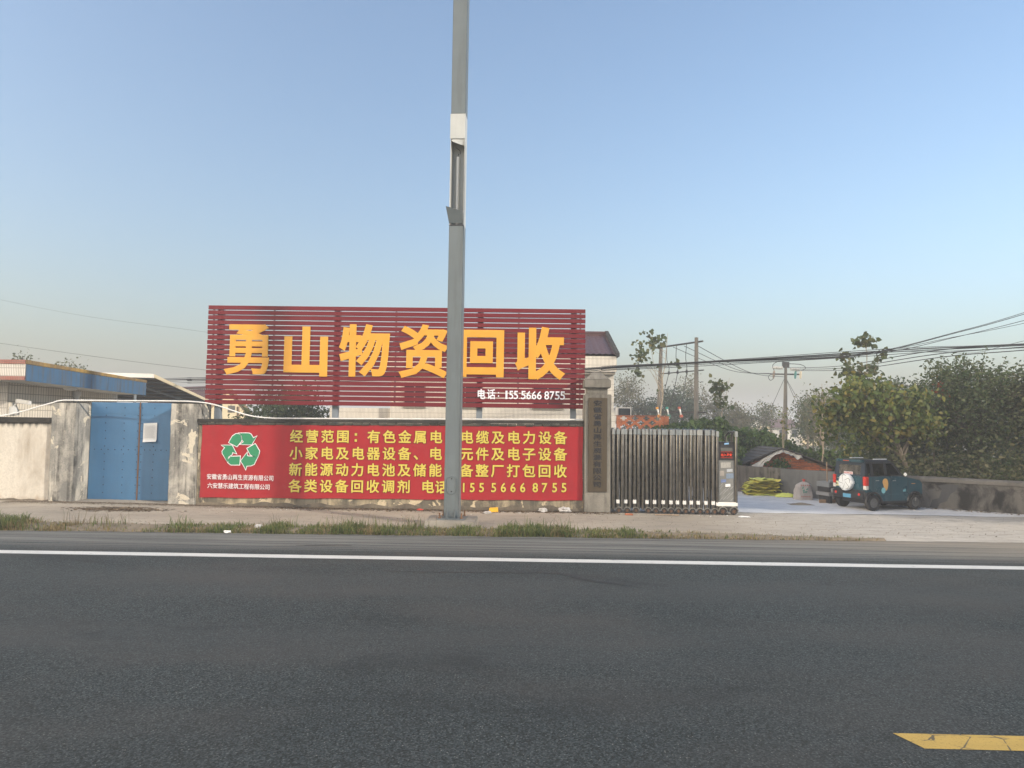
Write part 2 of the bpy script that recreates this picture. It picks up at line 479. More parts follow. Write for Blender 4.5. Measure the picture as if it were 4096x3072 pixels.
def m_line(name, c, crack=False):
    t = NT(name)
    p = t.pos()
    f = t.noise(p, 60, 4, 0.7); g = t.noise(t.pos((0.6, 3, 1)), 1.5, 5, 0.6)
    col = t.mix(t.ramp(f, [(0.34, 0.6), (0.46, 0.0)]), c, tuple(x * 0.45 for x in c))
    col = t.mix(t.ramp(g, [(0.45, 0.0), (0.75, 0.4)]), col, tuple(x * 0.55 for x in c))
    wr_ = t.noise(t.pos((1.2, 4.0, 1)), 2.2, 7, 0.72)
    col = t.mix(t.ramp(wr_, [(0.60, 0.0), (0.68, 0.75)]), col, (0.09, 0.092, 0.09))
    if crack:
        v = t.n('TexVoronoi', {'Vector': t.pos((2.0, 3.2, 1)), 'Scale': 1.6, 'Randomness': 1.0}, feature='DISTANCE_TO_EDGE').outputs['Distance']
        w = t.math('ADD', v, t.math('MULTIPLY', t.math('SUBTRACT', t.noise(p, 9, 4, 0.6), 0.5), 0.12))
        col = t.mix(t.ramp(w, [(0.006, 0.9), (0.02, 0.0)]), col, (0.06, 0.055, 0.045))
    return t.done(col, 0.6, 0, t.bump(f, 0.3, 0.006), 0.35)

def m_pavement():
    t = NT('old_concrete')
    X, Y, Z = t.xyz()
    big = t.noise(t.pos((0.5, 1, 1)), 0.8, 5, 0.6); fine = t.noise(t.pos(), 30, 5, 0.7); mid = t.noise(t.pos((0.6, 1.6, 1)), 3.0, 6, 0.65, 0.4)
    col = t.ramp(big, [(0.3, (0.27, 0.235, 0.19)), (0.7, (0.40, 0.35, 0.28))])
    col = t.mix(t.ramp(mid, [(0.5, 0.0), (0.72, 0.6)]), col, (0.21, 0.19, 0.165))
    # pale powder that has blown over from the yard on the right
    k = t.math('MULTIPLY', t.n('MapRange', {0: X, 1: 4.5, 2: 8.5, 3: 0.0, 4: 1.0}).outputs[0], t.ramp(mid, [(0.25, 1.0), (0.62, 0.35)]))
    col = t.mix(k, col, (0.50, 0.47, 0.42))
    tr = t.noise(t.pos((0.25, 3.0, 1), (0, 4, 0)), 1.2, 6, 0.7, 0.6)
    col = t.mix(t.math('MULTIPLY', t.ramp(tr, [(0.52, 0.0), (0.6, 0.5)]), k), col, (0.25, 0.235, 0.21))
    sp = t.noise(t.pos((1, 1, 1), (3, 3, 0)), 7.0, 6, 0.72)
    col = t.mix(t.ramp(sp, [(0.60, 0.0), (0.70, 0.75)]), col, (0.11, 0.088, 0.065))
    col = t.mix(t.ramp(fine, [(0.25, 0.4), (0.5, 0.0)]), col, (0.1, 0.09, 0.075))
    return t.done(col, 0.95, 0, t.bump(t.math('MULTIPLY_ADD', mid, 1.5, fine), 0.5, 0.02), 0.2)

def m_yard():
    t = NT('powdered_concrete')
    mid = t.noise(t.pos((0.7, 1.3, 1)), 1.2, 6, 0.65, 0.4); fine = t.noise(t.pos(), 25, 5, 0.7)
    col = t.ramp(mid, [(0.3, (0.50, 0.50, 0.50)), (0.7, (0.68, 0.67, 0.66))])
    sp = t.noise(t.pos((0.6, 1.6, 1), (8, 3, 0)), 3.4, 6, 0.7)
    col = t.mix(t.ramp(sp, [(0.57, 0.0), (0.70, 0.8)]), col, (0.30, 0.28, 0.25))
    return t.done(col, 0.95, 0, t.bump(fine, 0.4, 0.01), 0.15)

def m_tile_wall(name, c, joint, wx, wz, mortar=0.012, axis='X', dirt=0.3):
    """small upright wall tiles, too small to pick apart"""
    t = NT(name)
    X, Y, Z = t.xyz()
    u = X if axis == 'X' else Y
    v = t.n('CombineXYZ', {0: u, 1: Z}).outputs[0]
    b = t.n('TexBrick', {'Vector': v, 'Color1': c, 'Color2': tuple(x * 0.93 for x in c), 'Mortar': joint, 'Scale': 1.0, 'Mortar Size': mortar, 'Mortar Smooth': 0.15, 'Bias': 0.0, 'Brick Width': wx, 'Row Height': wz}, offset=0.0)
    f = t.noise(t.pos((3, 3, 0.5)), 1.0, 5, 0.6)
    col = t.mix(t.math('MULTIPLY', t.ramp(f, [(0.45, 0.0), (0.75, 1.0)]), dirt), b.outputs['Color'], (0.30, 0.26, 0.21))
    return t.done(col, 0.45, 0, t.bump(t.math('SUBTRACT', 1.0, b.outputs['Fac']), 0.4, 0.006), 0.4)

M = {}
M['asphalt'] = m_asphalt()
M['line_white'] = m_line('white_road_paint', (0.60, 0.60, 0.57))
M['line_yellow'] = m_line('yellow_road_paint', (0.46, 0.31, 0.075), True)
M['tar'] = plain('tar_seam', (0.016, 0.018, 0.02), 0.6)
M['pavement'] = m_pavement()
M['yard'] = m_yard()
M['field'] = plain('field_earth', (0.12, 0.12, 0.07), 0.95, var=0.4, scale=0.3)
M['soil'] = plain('verge_soil', (0.19, 0.155, 0.11), 0.95, var=0.4, scale=4, bump=0.6)
M['plinth'] = stained('cast_concrete', (0.33, 0.30, 0.25), (0.23, 0.21, 0.18), (0.09, 0.08, 0.065), 0.5, 0.3, seed=2)
M['wall_cream'] = stained('cream_render', (0.63, 0.58, 0.50), (0.40, 0.34, 0.27), (0.06, 0.056, 0.05), 0.56, 0.12, seed=1, mould=(2.30, 0.26), mud=((0.33, 0.235, 0.145), 0.45))
M['wall_old'] = stained('peeling_render', (0.50, 0.41, 0.27), (0.15, 0.13, 0.10), (0.035, 0.032, 0.027), 0.44, 0.7, (0.56, 0.46, 0.31), seed=3)
M['pillar_old'] = stained('mouldy_render', (0.56, 0.52, 0.45), (0.20, 0.195, 0.18), (0.03, 0.03, 0.028), 0.465, 1.0, (0.60, 0.54, 0.43), seed=5)
M['coping'] = stained('mossy_coping', (0.045, 0.042, 0.036), (0.028, 0.027, 0.024), (0.014, 0.013, 0.012), 0.5, 0.5, seed=6)
M['coping_brick'] = stained('mossy_brick', (0.10, 0.088, 0.072), (0.04, 0.038, 0.033), (0.018, 0.017, 0.015), 0.5, 0.6, seed=7)
M['footing'] = stained('mossy_footing', (0.16, 0.13, 0.095), (0.085, 0.07, 0.055), (0.03, 0.027, 0.022), 0.5, 0.5, seed=23, bump=0.8)
M['pillar_new'] = stained('granular_concrete', (0.255, 0.235, 0.20), (0.15, 0.14, 0.12), (0.045, 0.04, 0.034), 0.5, 0.6, seed=8, bump=0.6)
M['wall_grey'] = stained('grey_cement', (0.17, 0.155, 0.135), (0.10, 0.092, 0.083), (0.02, 0.019, 0.018), 0.48, 0.9, seed=9)
M['wall_stained'] = stained('blackened_cement', (0.13, 0.122, 0.112), (0.085, 0.082, 0.078), (0.012, 0.012, 0.012), 0.5, 0.15, seed=19, blot=0.95, mould=(0.95, 0.12))
M['coping_grey'] = stained('round_cement_coping', (0.15, 0.142, 0.13), (0.10, 0.096, 0.09), (0.03, 0.03, 0.028), 0.5, 0.3, seed=24)
M['patch_cement'] = stained('dark_patch_cement', (0.06, 0.062, 0.066), (0.05, 0.052, 0.056), (0.03, 0.03, 0.03), 0.5, 0.3, seed=20)
M['panel_grey'] = plain('filmed_panel', (0.17, 0.17, 0.16), 0.35, var=0.3, scale=6)
M['wall_grey_new'] = stained('new_cement', (0.155, 0.155, 0.15), (0.11, 0.11, 0.108), (0.06, 0.06, 0.06), 0.5, 0.4, seed=10)
M['blue_gate'] = paint('blue_sheet_steel', (0.048, 0.15, 0.285), 0.42, (0.04, 0.105, 0.19), 0.35)
M['blue_fascia'] = paint('blue_faded_fascia', (0.036, 0.11, 0.21), 0.5, (0.085, 0.075, 0.07), 1.0)
M['rivet'] = plain('dark_rivet', (0.02, 0.04, 0.08), 0.5)
M['rust'] = plain('rusty_steel', (0.15, 0.075, 0.035), 0.85, var=0.45, scale=12, bump=0.4)
M['rust_yellow'] = stained('rusted_yellow_edge', (0.42, 0.26, 0.06), (0.20, 0.14, 0.07), (0.10, 0.07, 0.045), 0.45, 0.5, seed=12)
M['red_slat'] = paint('crimson_slat_paint', (0.155, 0.012, 0.018), 0.5, (0.11, 0.02, 0.025), 0.5, spec=0.2, streak=False, wave=0.15)
M['red_banner'] = paint('red_vinyl', (0.33, 0.016, 0.022), 0.6, (0.24, 0.03, 0.035), 0.35, spec=0.15, wave=0.55)
M['gold'] = paint('golden_acrylic', (0.68, 0.325, 0.028), 0.45, (0.58, 0.29, 0.03), 0.15, streak=False)
M['ink_yellow'] = plain('yellow_print', (0.58, 0.46, 0.075), 0.45, var=0.04)
M['ink_brown'] = plain('dark_print_outline', (0.10, 0.03, 0.02), 0.5, var=0.05)
M['ink_white'] = plain('white_print', (0.80, 0.76, 0.78), 0.45, var=0.03)
M['ink_green'] = plain('green_print', (0.02, 0.22, 0.10), 0.45, var=0.05)
M['white_acrylic'] = plain('white_acrylic', (0.78, 0.77, 0.82), 0.4, var=0.04)
M['steel_grey'] = paint('grey_steel_paint', (0.125, 0.148, 0.158), 0.5, (0.075, 0.082, 0.08), 0.6)
M['sign_post'] = paint('galvanised_post', (0.20, 0.23, 0.26), 0.5, (0.12, 0.12, 0.12), 0.3)
M['post_white'] = paint('white_lamp_cover', (0.46, 0.47, 0.455), 0.45, (0.30, 0.28, 0.25), 0.4)
M['stainless'] = metal('dull_stainless', (0.17, 0.162, 0.15), 0.30, 0.4)
M['stainless_dark'] = metal('tarnished_stainless', (0.07, 0.066, 0.06), 0.38)
M['chrome'] = metal('bright_stainless', (0.50, 0.47, 0.41), 0.35)
M['bronze'] = paint('brass_plate', (0.075, 0.055, 0.032), 0.36, (0.035, 0.027, 0.018), 0.6, spec=0.4)
M['black'] = plain('black_plastic', (0.02, 0.02, 0.022), 0.5)
M['black_ink'] = plain('black_letter', (0.012, 0.012, 0.015), 0.5)
M['rubber'] = plain('tyre_rubber', (0.025, 0.025, 0.026), 0.85, var=0.3, scale=10)
M['white_plastic'] = paint('white_plastic', (0.72, 0.71, 0.68), 0.45, (0.4, 0.36, 0.3), 0.25)
M['tile_white_x'] = m_tile_wall('white_tile_front', (0.74, 0.69, 0.60), (0.33, 0.29, 0.24), 0.05, 0.235, 0.007, 'X')
M['tile_white_y'] = m_tile_wall('white_tile_side', (0.74, 0.69, 0.60), (0.33, 0.29, 0.24), 0.05, 0.235, 0.007, 'Y')
M['tile_left_x'] = m_tile_wall('cream_tile_front', (0.70, 0.66, 0.60), (0.26, 0.23, 0.20), 0.055, 0.25, 0.009, 'X', 0.4)
M['tile_left_y'] = m_tile_wall('cream_tile_side', (0.72, 0.66, 0.56), (0.30, 0.26, 0.21), 0.13, 0.27, 0.012, 'Y', 0.25)
M['tile_red_x'] = m_tile_wall('red_tile_trim', (0.34, 0.12, 0.09), (0.16, 0.07, 0.06), 0.055, 0.30, 0.009, 'X', 0.3)
M['roof_tile'] = plain('glazed_brown_tile', (0.075, 0.036, 0.036), 0.45, var=0.4, scale=6)
M['roof_far'] = plain('brown_far_roof', (0.12, 0.07, 0.065), 0.7, var=0.2)
M['cream_paint'] = plain('cream_house_paint', (0.66, 0.55, 0.36), 0.85, var=0.1, scale=1)
M['white_house'] = plain('white_house_paint', (0.66, 0.63, 0.58), 0.85, var=0.1, scale=1)
M['verge_black'] = stained('tarred_verge', (0.05, 0.05, 0.05), (0.03, 0.03, 0.03), (0.015, 0.015, 0.015), 0.5, 0.4, seed=14)
M['brick'] = plain('orange_brick', (0.48, 0.15, 0.06), 0.9, var=0.35, scale=5, bump=0.4)
M['brick_dark'] = plain('weathered_brick', (0.36, 0.125, 0.062), 0.92, var=0.4, scale=5, bump=0.4)
M['mortar'] = plain('brick_mortar', (0.20, 0.15, 0.11), 0.95, var=0.3, scale=8)
M['glass_dark'] = plain('dark_window_pane', (0.02, 0.026, 0.032), 0.12, var=0.1, spec=0.6)
M['corr_under'] = plain('dark_sheet_underside', (0.07, 0.055, 0.045), 0.8, var=0.3)
M['cable'] = plain('black_cable', (0.022, 0.022, 0.025), 0.7)
M['pole_concrete'] = stained('pole_concrete', (0.15, 0.135, 0.112), (0.11, 0.10, 0.085), (0.06, 0.055, 0.048), 0.5, 0.4, seed=15)
M['bark'] = plain('grey_bark', (0.14, 0.115, 0.085), 0.9, var=0.35, scale=8, bump=0.5)
M['bark_pale'] = plain('pale_bark', (0.33, 0.27, 0.20), 0.9, var=0.3, scale=8, bump=0.4)
M['bark_dark'] = plain('dark_bark', (0.07, 0.058, 0.045), 0.9, var=0.35, scale=8, bump=0.5)
M['twig_far'] = plain('far_twig', (0.17, 0.14, 0.115), 0.9, var=0.2)
M['leaf_dark'] = foliage('dark_green_leaves', [(0.035, 0.062, 0.024), (0.055, 0.09, 0.033), (0.075, 0.105, 0.045), (0.105, 0.128, 0.055), (0.14, 0.155, 0.075)])
M['leaf_blue'] = foliage('blue_green_leaves', [(0.03, 0.055, 0.035), (0.045, 0.075, 0.042), (0.065, 0.095, 0.05)])
M['leaf_yellow'] = foliage('yellowing_leaves', [(0.05, 0.08, 0.02), (0.085, 0.125, 0.03), (0.13, 0.17, 0.04), (0.18, 0.19, 0.05), (0.27, 0.21, 0.05)])
M['leaf_poplar'] = foliage('poplar_leaves', [(0.045, 0.07, 0.025), (0.065, 0.09, 0.03), (0.09, 0.11, 0.035), (0.17, 0.14, 0.035)])
M['leaf_vine'] = foliage('vine_leaves', [(0.036, 0.07, 0.018), (0.058, 0.105, 0.026), (0.08, 0.135, 0.034), (0.12, 0.175, 0.045)])
M['leaf_dry'] = foliage('dry_far_leaves', [(0.095, 0.095, 0.055), (0.13, 0.125, 0.07), (0.085, 0.10, 0.05), (0.17, 0.15, 0.075)])
M['leaf_olive'] = foliage('olive_leaves', [(0.05, 0.068, 0.03), (0.075, 0.092, 0.042), (0.10, 0.115, 0.052), (0.14, 0.14, 0.07), (0.19, 0.17, 0.09)])
M['leaf_red'] = foliage('red_leaves', [(0.22, 0.05, 0.025), (0.28, 0.09, 0.03)])
M['grass'] = foliage('green_grass', [(0.055, 0.085, 0.022), (0.095, 0.13, 0.034), (0.14, 0.17, 0.046), (0.22, 0.205, 0.075)], 0.6, 0.3)
M['grass_dry'] = foliage('dry_grass', [(0.16, 0.12, 0.055), (0.24, 0.18, 0.085), (0.32, 0.25, 0.12), (0.12, 0.10, 0.045)], 0.7, 0.25)
M['stalk'] = foliage('seed_stalks', [(0.10, 0.075, 0.045), (0.17, 0.13, 0.07), (0.08, 0.085, 0.03)], 0.8, 0.2)
M['debris'] = foliage('leaf_litter', [(0.07, 0.045, 0.028), (0.12, 0.08, 0.045), (0.2, 0.15, 0.09), (0.05, 0.035, 0.025)], 0.9, 0.1)
M['paper'] = plain('white_paper', (0.78, 0.77, 0.74), 0.8, var=0.05)
M['poly_bag'] = plain('clear_plastic_bag', (0.46, 0.44, 0.42), 0.35, var=0.1, scale=12)
M['yellow_box'] = plain('yellow_carton', (0.75, 0.42, 0.03), 0.5, var=0.1)
M['sack_yellow'] = paint('yellow_woven_sack', (0.62, 0.55, 0.10), 0.55, (0.40, 0.26, 0.05), 0.45)
M['sack_lime'] = paint('lime_woven_sack', (0.62, 0.66, 0.14), 0.5, (0.4, 0.42, 0.1), 0.3)
M['sack_white'] = paint('white_woven_sack', (0.40, 0.36, 0.33), 0.7, (0.2, 0.16, 0.14), 0.6)
M['red_rag'] = plain('red_tie', (0.5, 0.05, 0.04), 0.7)
M['wood'] = plain('raw_timber', (0.28, 0.19, 0.12), 0.85, var=0.25, scale=7)
M['tarp'] = plain('grey_white_tarpaulin', (0.52, 0.50, 0.46), 0.7, var=0.25, scale=5)
M['slate'] = plain('dark_shed_tile', (0.085, 0.08, 0.076), 0.85, var=0.4, scale=4)

# ------------------------------------------------------------------ the setting: ground, road, pavement, yard
def gz(x, y):
    """height of the trodden ground between the road and the walls"""
    k = min(1.0, max(0.0, (y - 16.0) / 4.0))
    side = min(1.0, max(0.0, (-x - 6.0) / 6.0))
    n = mnoise.noise(Vector((x * 0.5, y * 0.7, 0.0))) * 0.012
    return 0.012 + k * (0.03 + 0.06 * side) + n * k

g = MB()
g.grid(2, 2, lambda u, v: (-590 + 1180 * u, -190 + 1670 * v, -0.03))
kind(g.build('ground', M['field']), 'structure')

r = MB()
NX = 160
def redge(x): return 15.75 + 0.06 * x * 0.4 + 0.07 * mnoise.noise(Vector((x * 0.9, 0, 0))) + 0.05 * mnoise.noise(Vector((x * 4, 2, 0)))
for i in range(NX):
    x0, x1 = -60 + 120 * i / NX, -60 + 120 * (i + 1) / NX
    r.quad((x0, -8, 0), (x1, -8, 0), (x1, redge(x1), 0), (x0, redge(x0), 0))
road = kind(r.build('road', M['asphalt']), 'structure')

w = MB()
for i in range(150):
    x0, x1 = -45 + 0.6 * i, -45 + 0.6 * (i + 1)
    e = lambda x, s: 12.93 + 0.0048 * x + (0.30 if s else 0.0) + 0.012 * mnoise.noise(Vector((x * 3, s * 5, 0)))
    w.quad((x0, e(x0, 0), 0.004), (x1, e(x1, 0), 0.004), (x1, e(x1, 1), 0.004), (x0, e(x0, 1), 0.004))
w.build('edge_line', M['line_white'], road)
w = MB()
w.quad((3.16, 5.74, 0.004), (9.2, 5.70, 0.004), (9.1, 5.98, 0.004), (3.05, 6.01, 0.004))
w.build('centre_line', M['line_yellow'], road)
def seam(pts, wid):
    mb = MB(); rnd = random.Random(4)
    L = []; P = []
    for a, b in zip(pts[:-1], pts[1:]):
        k = 7
        for i in range(k):
            t = i / k
            P.append((a[0] + (b[0] - a[0]) * t + rnd.uniform(-.015, .015), a[1] + (b[1] - a[1]) * t + rnd.uniform(-.015, .015)))
    P.append(pts[-1])
    for i in range(len(P) - 1):
        w0 = wid * rnd.uniform(0.5, 1.1)
        mb.quad((P[i][0], P[i][1] - w0, 0.0035), (P[i + 1][0], P[i + 1][1] - w0, 0.0035), (P[i + 1][0], P[i + 1][1] + w0, 0.0035), (P[i][0], P[i][1] + w0, 0.0035))
    mb.build('tar_seam', M['tar'], road)
seam([(-2.3, 11.9), (-1.2, 11.92), (0.38, 11.99), (0.62, 11.98), (1.1, 11.45), (1.9, 11.05)], 0.022)
seam([(0.62, 11.98), (0.34, 12.35), (0.40, 12.62)], 0.012)
seam([(-4.5, 14.2), (-3.4, 14.26)], 0.03)

p = MB()
def pav(u, v):
    x = -34 + 84 * u
    y0 = redge(x) - 0.02
    y1 = 21.6 if x < -9.2 else 20.35
    y = y0 + (y1 - y0) * v
    return (x, y, gz(x, y) if v > 0.02 else 0.006)
p.grid(210, 16, pav)
kind(p.build('pavement', M['pavement'], smooth=True), 'structure')

y_ = MB()
def yard(u, v):
    x = 2.6 + 26 * u
    e = 20.34 + 0.10 * mnoise.noise(Vector((x * 0.8, 3, 0))) + 0.06 * mnoise.noise(Vector((x * 3, 3, 0)))
    y = e + (42 - e) * v
    return (x, y, gz(x, 20.3) + 0.008 + 0.004 * mnoise.noise(Vector((x * 1.5, y * 1.5, 0))))
y_.grid(80, 40, yard)
kind(y_.build('yard', M['yard'], smooth=True), 'structure')
c_ = MB()
c_.grid(20, 20, lambda u, v: (-40 + 42.6 * u, 20.5 + 25 * v, 0.02))
kind(c_.build('courtyard', M['pavement']), 'structure')

# soil strip of the verge, lumpy
s_ = MB()
def soil(u, v):
    x = -20 + 28.0 * u
    wd = 1.15 if x < -6 else (1.0 if x < 2 else max(0.25, 1.0 - (x - 2) * 0.13))
    y = redge(x) - 0.04 + wd * v
    h = math.sin(math.pi * min(1, max(0, v))) * 0.07
    return (x, y, gz(x, y) - 0.006 + h * (0.7 + 0.6 * mnoise.noise(Vector((x * 1.3, y * 2, 0)))))
s_.grid(200, 8, soil)
kind(s_.build('verge', M['soil'], smooth=True), 'structure')
# ------------------------------------------------------------------ long wall under the sign
WL, WR = -9.2, 1.68
def wz(x): return (x - WL) / (WR - WL) * 0.09            # the wall top climbs a little to the right
wall = thing('wall', (-3.7, 20.1, 0), 'long low wall with peeling plaster behind the red banner', 'wall')
b = MB(); b.hexa([(WL, 20.0, -0.02), (WR, 20.0, -0.02), (WR, 20.24, -0.02), (WL, 20.24, -0.02)],
                 [(WL, 20.0, 2.31), (WR, 20.0, 2.40), (WR, 20.24, 2.40), (WL, 20.24, 2.31)])
b.build('wall_face', M['wall_old'], wall)
b = MB()
def footing(u, v):
    x = WL + (WR - WL) * u
    return (x, 20.0 - 0.05 * (1 - v) ** 0.6 - 0.012 * (1 + mnoise.noise(Vector((x * 3, v * 2, 4)))), 0.15 * v * (0.9 + 0.7 * mnoise.noise(Vector((x * 2, 0, 9)))))
b.grid(140, 4, footing); b.build('footing', M['footing'], wall, smooth=True)
b = MB(); b.hexa([(WL - .04, 19.93, 2.392), (WR, 19.93, 2.482), (WR, 20.31, 2.482), (WL - .04, 20.31, 2.392)],
                 [(WL - .04, 19.95, 2.485), (WR, 19.95, 2.575), (WR, 20.29, 2.575), (WL - .04, 20.29, 2.485)])
b.build('coping', M['coping'], wall, bevel=0.012)
bm_ = MB().box(-0.117, 0.117, -0.17, 0.17, -0.036, 0.036).mesh('brick', M['coping_brick'], bevel=0.012, seg=1)
rng = random.Random(11)
n = 45
for i in range(n):
    x = WL + 0.13 + (WR - WL - 0.2) * i / (n - 1)
    link('brick', bm_, wall, Vector((x, 20.12 + rng.uniform(-.012, .012), 2.352 + wz(x) + rng.uniform(-.004, .004))) - wall.location, (0, rng.uniform(-.02, .02), rng.uniform(-.04, .04)))

# ------------------------------------------------------------------ left wall and the two gate pillars
lw = thing('wall', (-17, 20.2, 0), 'cream plastered wall with black coping left of the blue gate', 'wall')
MB().box(-24, -13.42, 20.1, 20.34, -0.02, 2.30).build('wall_face', M['wall_cream'], lw)
MB().box(-24, -13.40, 20.03, 20.41, 2.302, 2.46).build('coping', M['coping'], lw, bevel=0.02)
b = MB()
b.grid(90, 4, lambda u, v: (-24 + 10.58 * u, 20.1 - 0.06 * (1 - v) ** 0.7 - 0.012 * (1 + mnoise.noise(Vector((u * 30, v * 2, 4)))), 0.16 * v * (0.9 + 0.6 * mnoise.noise(Vector((u * 22, 0, 9))))))
b.build('footing', M['footing'], lw, smooth=True)

def rough_pillar(label, x0, x1, y0, y1, h, seed):
    t = thing('gate_pillar', ((x0 + x1) / 2, (y0 + y1) / 2, 0), label, 'pillar', 'pillars of the blue gate')
    mb = MB(); K = 14
    for j in range(K + 1):
        z = -0.02 + (h + 0.02) * j / K
        for (x, y) in ((x0, y0), (x1, y0), (x1, y1), (x0, y1)):
            mb.v.append((x + 0.012 * mnoise.noise(Vector((x * 9, y * 9 + seed, z * 2.3))), y + 0.012 * mnoise.noise(Vector((x * 7 + 5, y * 9 + seed, z * 2.9))), z))
    for j in range(K):
        for k in range(4):
            k2 = (k + 1) % 4
            mb.f.append((j * 4 + k, j * 4 + k2, j * 4 + 4 + k2, j * 4 + 4 + k))
    mb.f.append((K * 4, K * 4 + 1, K * 4 + 2, K * 4 + 3))
    mb.build('shaft', M['pillar_old'], t, bevel=0.02)
    mb = MB()
    mb.grid(8, 4, lambda u, v: (x0 - 0.02 + (x1 - x0 + 0.04) * u, y0 - 0.02 + (y1 - y0 + 0.04) * v, h + 0.003 + 0.025 * abs(mnoise.noise(Vector((u * 4 + seed, v * 3, 0))))))
    mb.build('mortar_top', M['coping'], t)
    return t
rough_pillar('streaked grey pillar between cream wall and blue gate', -13.42, -12.72, 19.97, 20.78, 2.90, 1)
rough_pillar('blotchy grey pillar between blue gate and red banner', -10.0, -9.22, 19.95, 20.80, 2.92, 4)

# ------------------------------------------------------------------ blue sheet-steel gate
bg = thing('steel_gate', (-11.23, 20.66, 0.08), 'blue riveted two-leaf steel gate between mouldy pillars', 'gate')
rng = random.Random(3)
for (x0, x1, cols) in ((-12.70, -11.252, (-12.25, -11.70, -11.30)), (-11.228, -10.005, (-11.18, -10.82, -10.08))):
    leaf = MB().box(x0, x1, 20.64, 20.69, 0.09, 2.93).build('gate_leaf', M['blue_gate'], bg, bevel=0.006)
    mb = MB()
    for cx in cols:
        for k in range(12):
            z = 0.3 + k * 0.225
            mb.lathe([(0.016, 0), (0.014, 0.008), (0.006, 0.012)], (cx + rng.uniform(-.01, .01), 20.639, z), (0, -1, 0), 7)
    for k in range(7):
        mb.lathe([(0.016, 0), (0.014, 0.008), (0.006, 0.012)], (x0 + 0.15 + k * (x1 - x0 - 0.25) / 6, 20.639, 1.55), (0, -1, 0), 7)
    kind(mb.build('rivets', M['rivet'], leaf), 'stuff')
    MB().box(x0 + 0.01, x1 - 0.01, 20.632, 20.6385, 2.60, 2.625).build('seam', M['blue_gate'], leaf)
MB().box(-11.254, -11.226, 20.615, 20.638, 0.09, 2.94).build('rusty_stile', M['rust'], bg, bevel=0.004)

nt = MB()
nt.grid(8, 14, lambda u, v: (-11.12 + 0.40 * u + 0.02 * v * v * (1 - u) * 0, 20.618 - 0.018 * math.sin(math.pi * u) * (1 - v) - (0.05 * (1 - v / 0.12) if v < 0.12 else 0) * (0.4 + u * 0.6), 1.78 + 0.55 * v + 0.02 * u))
sheet = nt.build('notice_sheet', M['paper'], None, smooth=True)
tag(sheet, 'white printed paper notice stuck on the blue gate', 'notice')
tx = MB(); rng = random.Random(8)
for k in range(17):
    zz = 2.255 - k * 0.022
    xa = -11.09; xb = -10.76 - rng.uniform(0, 0.06)
    tx.quad((xa, 20.594, zz), (xb, 20.594, zz + .006), (xb, 20.594, zz + 0.012), (xa, 20.594, zz + 0.006))
tx.build('printed_lines', plain('grey_print', (0.45, 0.45, 0.46), 0.8), sheet)

# white conduit slung over the pillars and along the wall
def smooth_path(pts, k=6):
    pts = [Vector(p) for p in pts]; out = []
    for i in range(len(pts) - 1):
        p0, p1, p2, p3 = pts[max(0, i - 1)], pts[i], pts[i + 1], pts[min(len(pts) - 1, i + 2)]
        for j in range(k):
            t = j / k
            out.append(0.5 * ((2 * p1) + (p2 - p0) * t + (2 * p0 - 5 * p1 + 4 * p2 - p3) * t * t + (3 * p1 - p0 - 3 * p2 + p3) * t ** 3))
    return out + [pts[-1]]
hp = [(-17.0, 19.98, 2.30), (-14.88, 19.98, 2.49), (-13.55, 19.96, 2.84), (-13.2, 19.98, 2.945), (-12.75, 20.0, 2.96), (-11.4, 20.1, 2.97), (-9.96, 20.0, 2.975), (-9.3, 19.97, 2.96), (-8.75, 19.99, 2.88), (-7.9, 20.03, 2.62), (-7.3, 20.05, 2.535), (-6.5, 20.05, 2.53), (-3, 20.05, 2.56), (1.66, 20.05, 2.605)]
MBh = MB().tube(smooth_path(hp), 0.021, 7)
o = MBh.build('conduit', M['white_plastic'], None, smooth=True)
tag(o, 'white conduit pipe sagging over the pillars and along the wall top', 'pipe')

# ------------------------------------------------------------------ red printed banner
NB = 70
def bz(u, v): return (0.27 + 0.08 * u) + (2.05 + 0.03 * u) * v
def byo(u, v):
    x = u * 10.75
    w = 0.0035 * mnoise.noise(Vector((x * 0.9, v * 1.2, 1))) + 0.0015 * mnoise.noise(Vector((x * 4, v * 2, 5)))
    cr = max(0.0, u - 0.93) / 0.07
    w += 0.012 * cr * max(0, math.sin((u * 60 - v * 22))) * (v ** 2)
    bl = max(0.0, 0.05 - u) / 0.05
    w += 0.006 * bl * math.sin(v * 30)
    return 19.972 - max(-0.008, w)
mb = MB()
mb.grid(160, 24, lambda u, v: (-9.10 + 10.755 * u + (0.01 * math.sin(v * 9) if u in (0.0, 1.0) else 0), byo(u, v), bz(u, v) + (0.008 * math.sin(u * 40) if v == 0 else 0)))
ban = mb.build('banner', M['red_banner'], None, smooth=True)
tag(ban, 'wide red banner with yellow lettering hung along the wall', 'banner')
YT = 19.9555
CW = 7.43 / 17.0
def lx(i): return -6.40 + CW * i
rows = [('经营范围：有色金属电线电缆及电力设备', 2.03, 2.09), ('小家电及电器设备、电子元件及电子设备', 1.555, 1.63), ('新能源动力电池及储能设备整厂打包回收', 1.10, 1.16), ('各类设备回收调剂', 0.64, 0.665)]
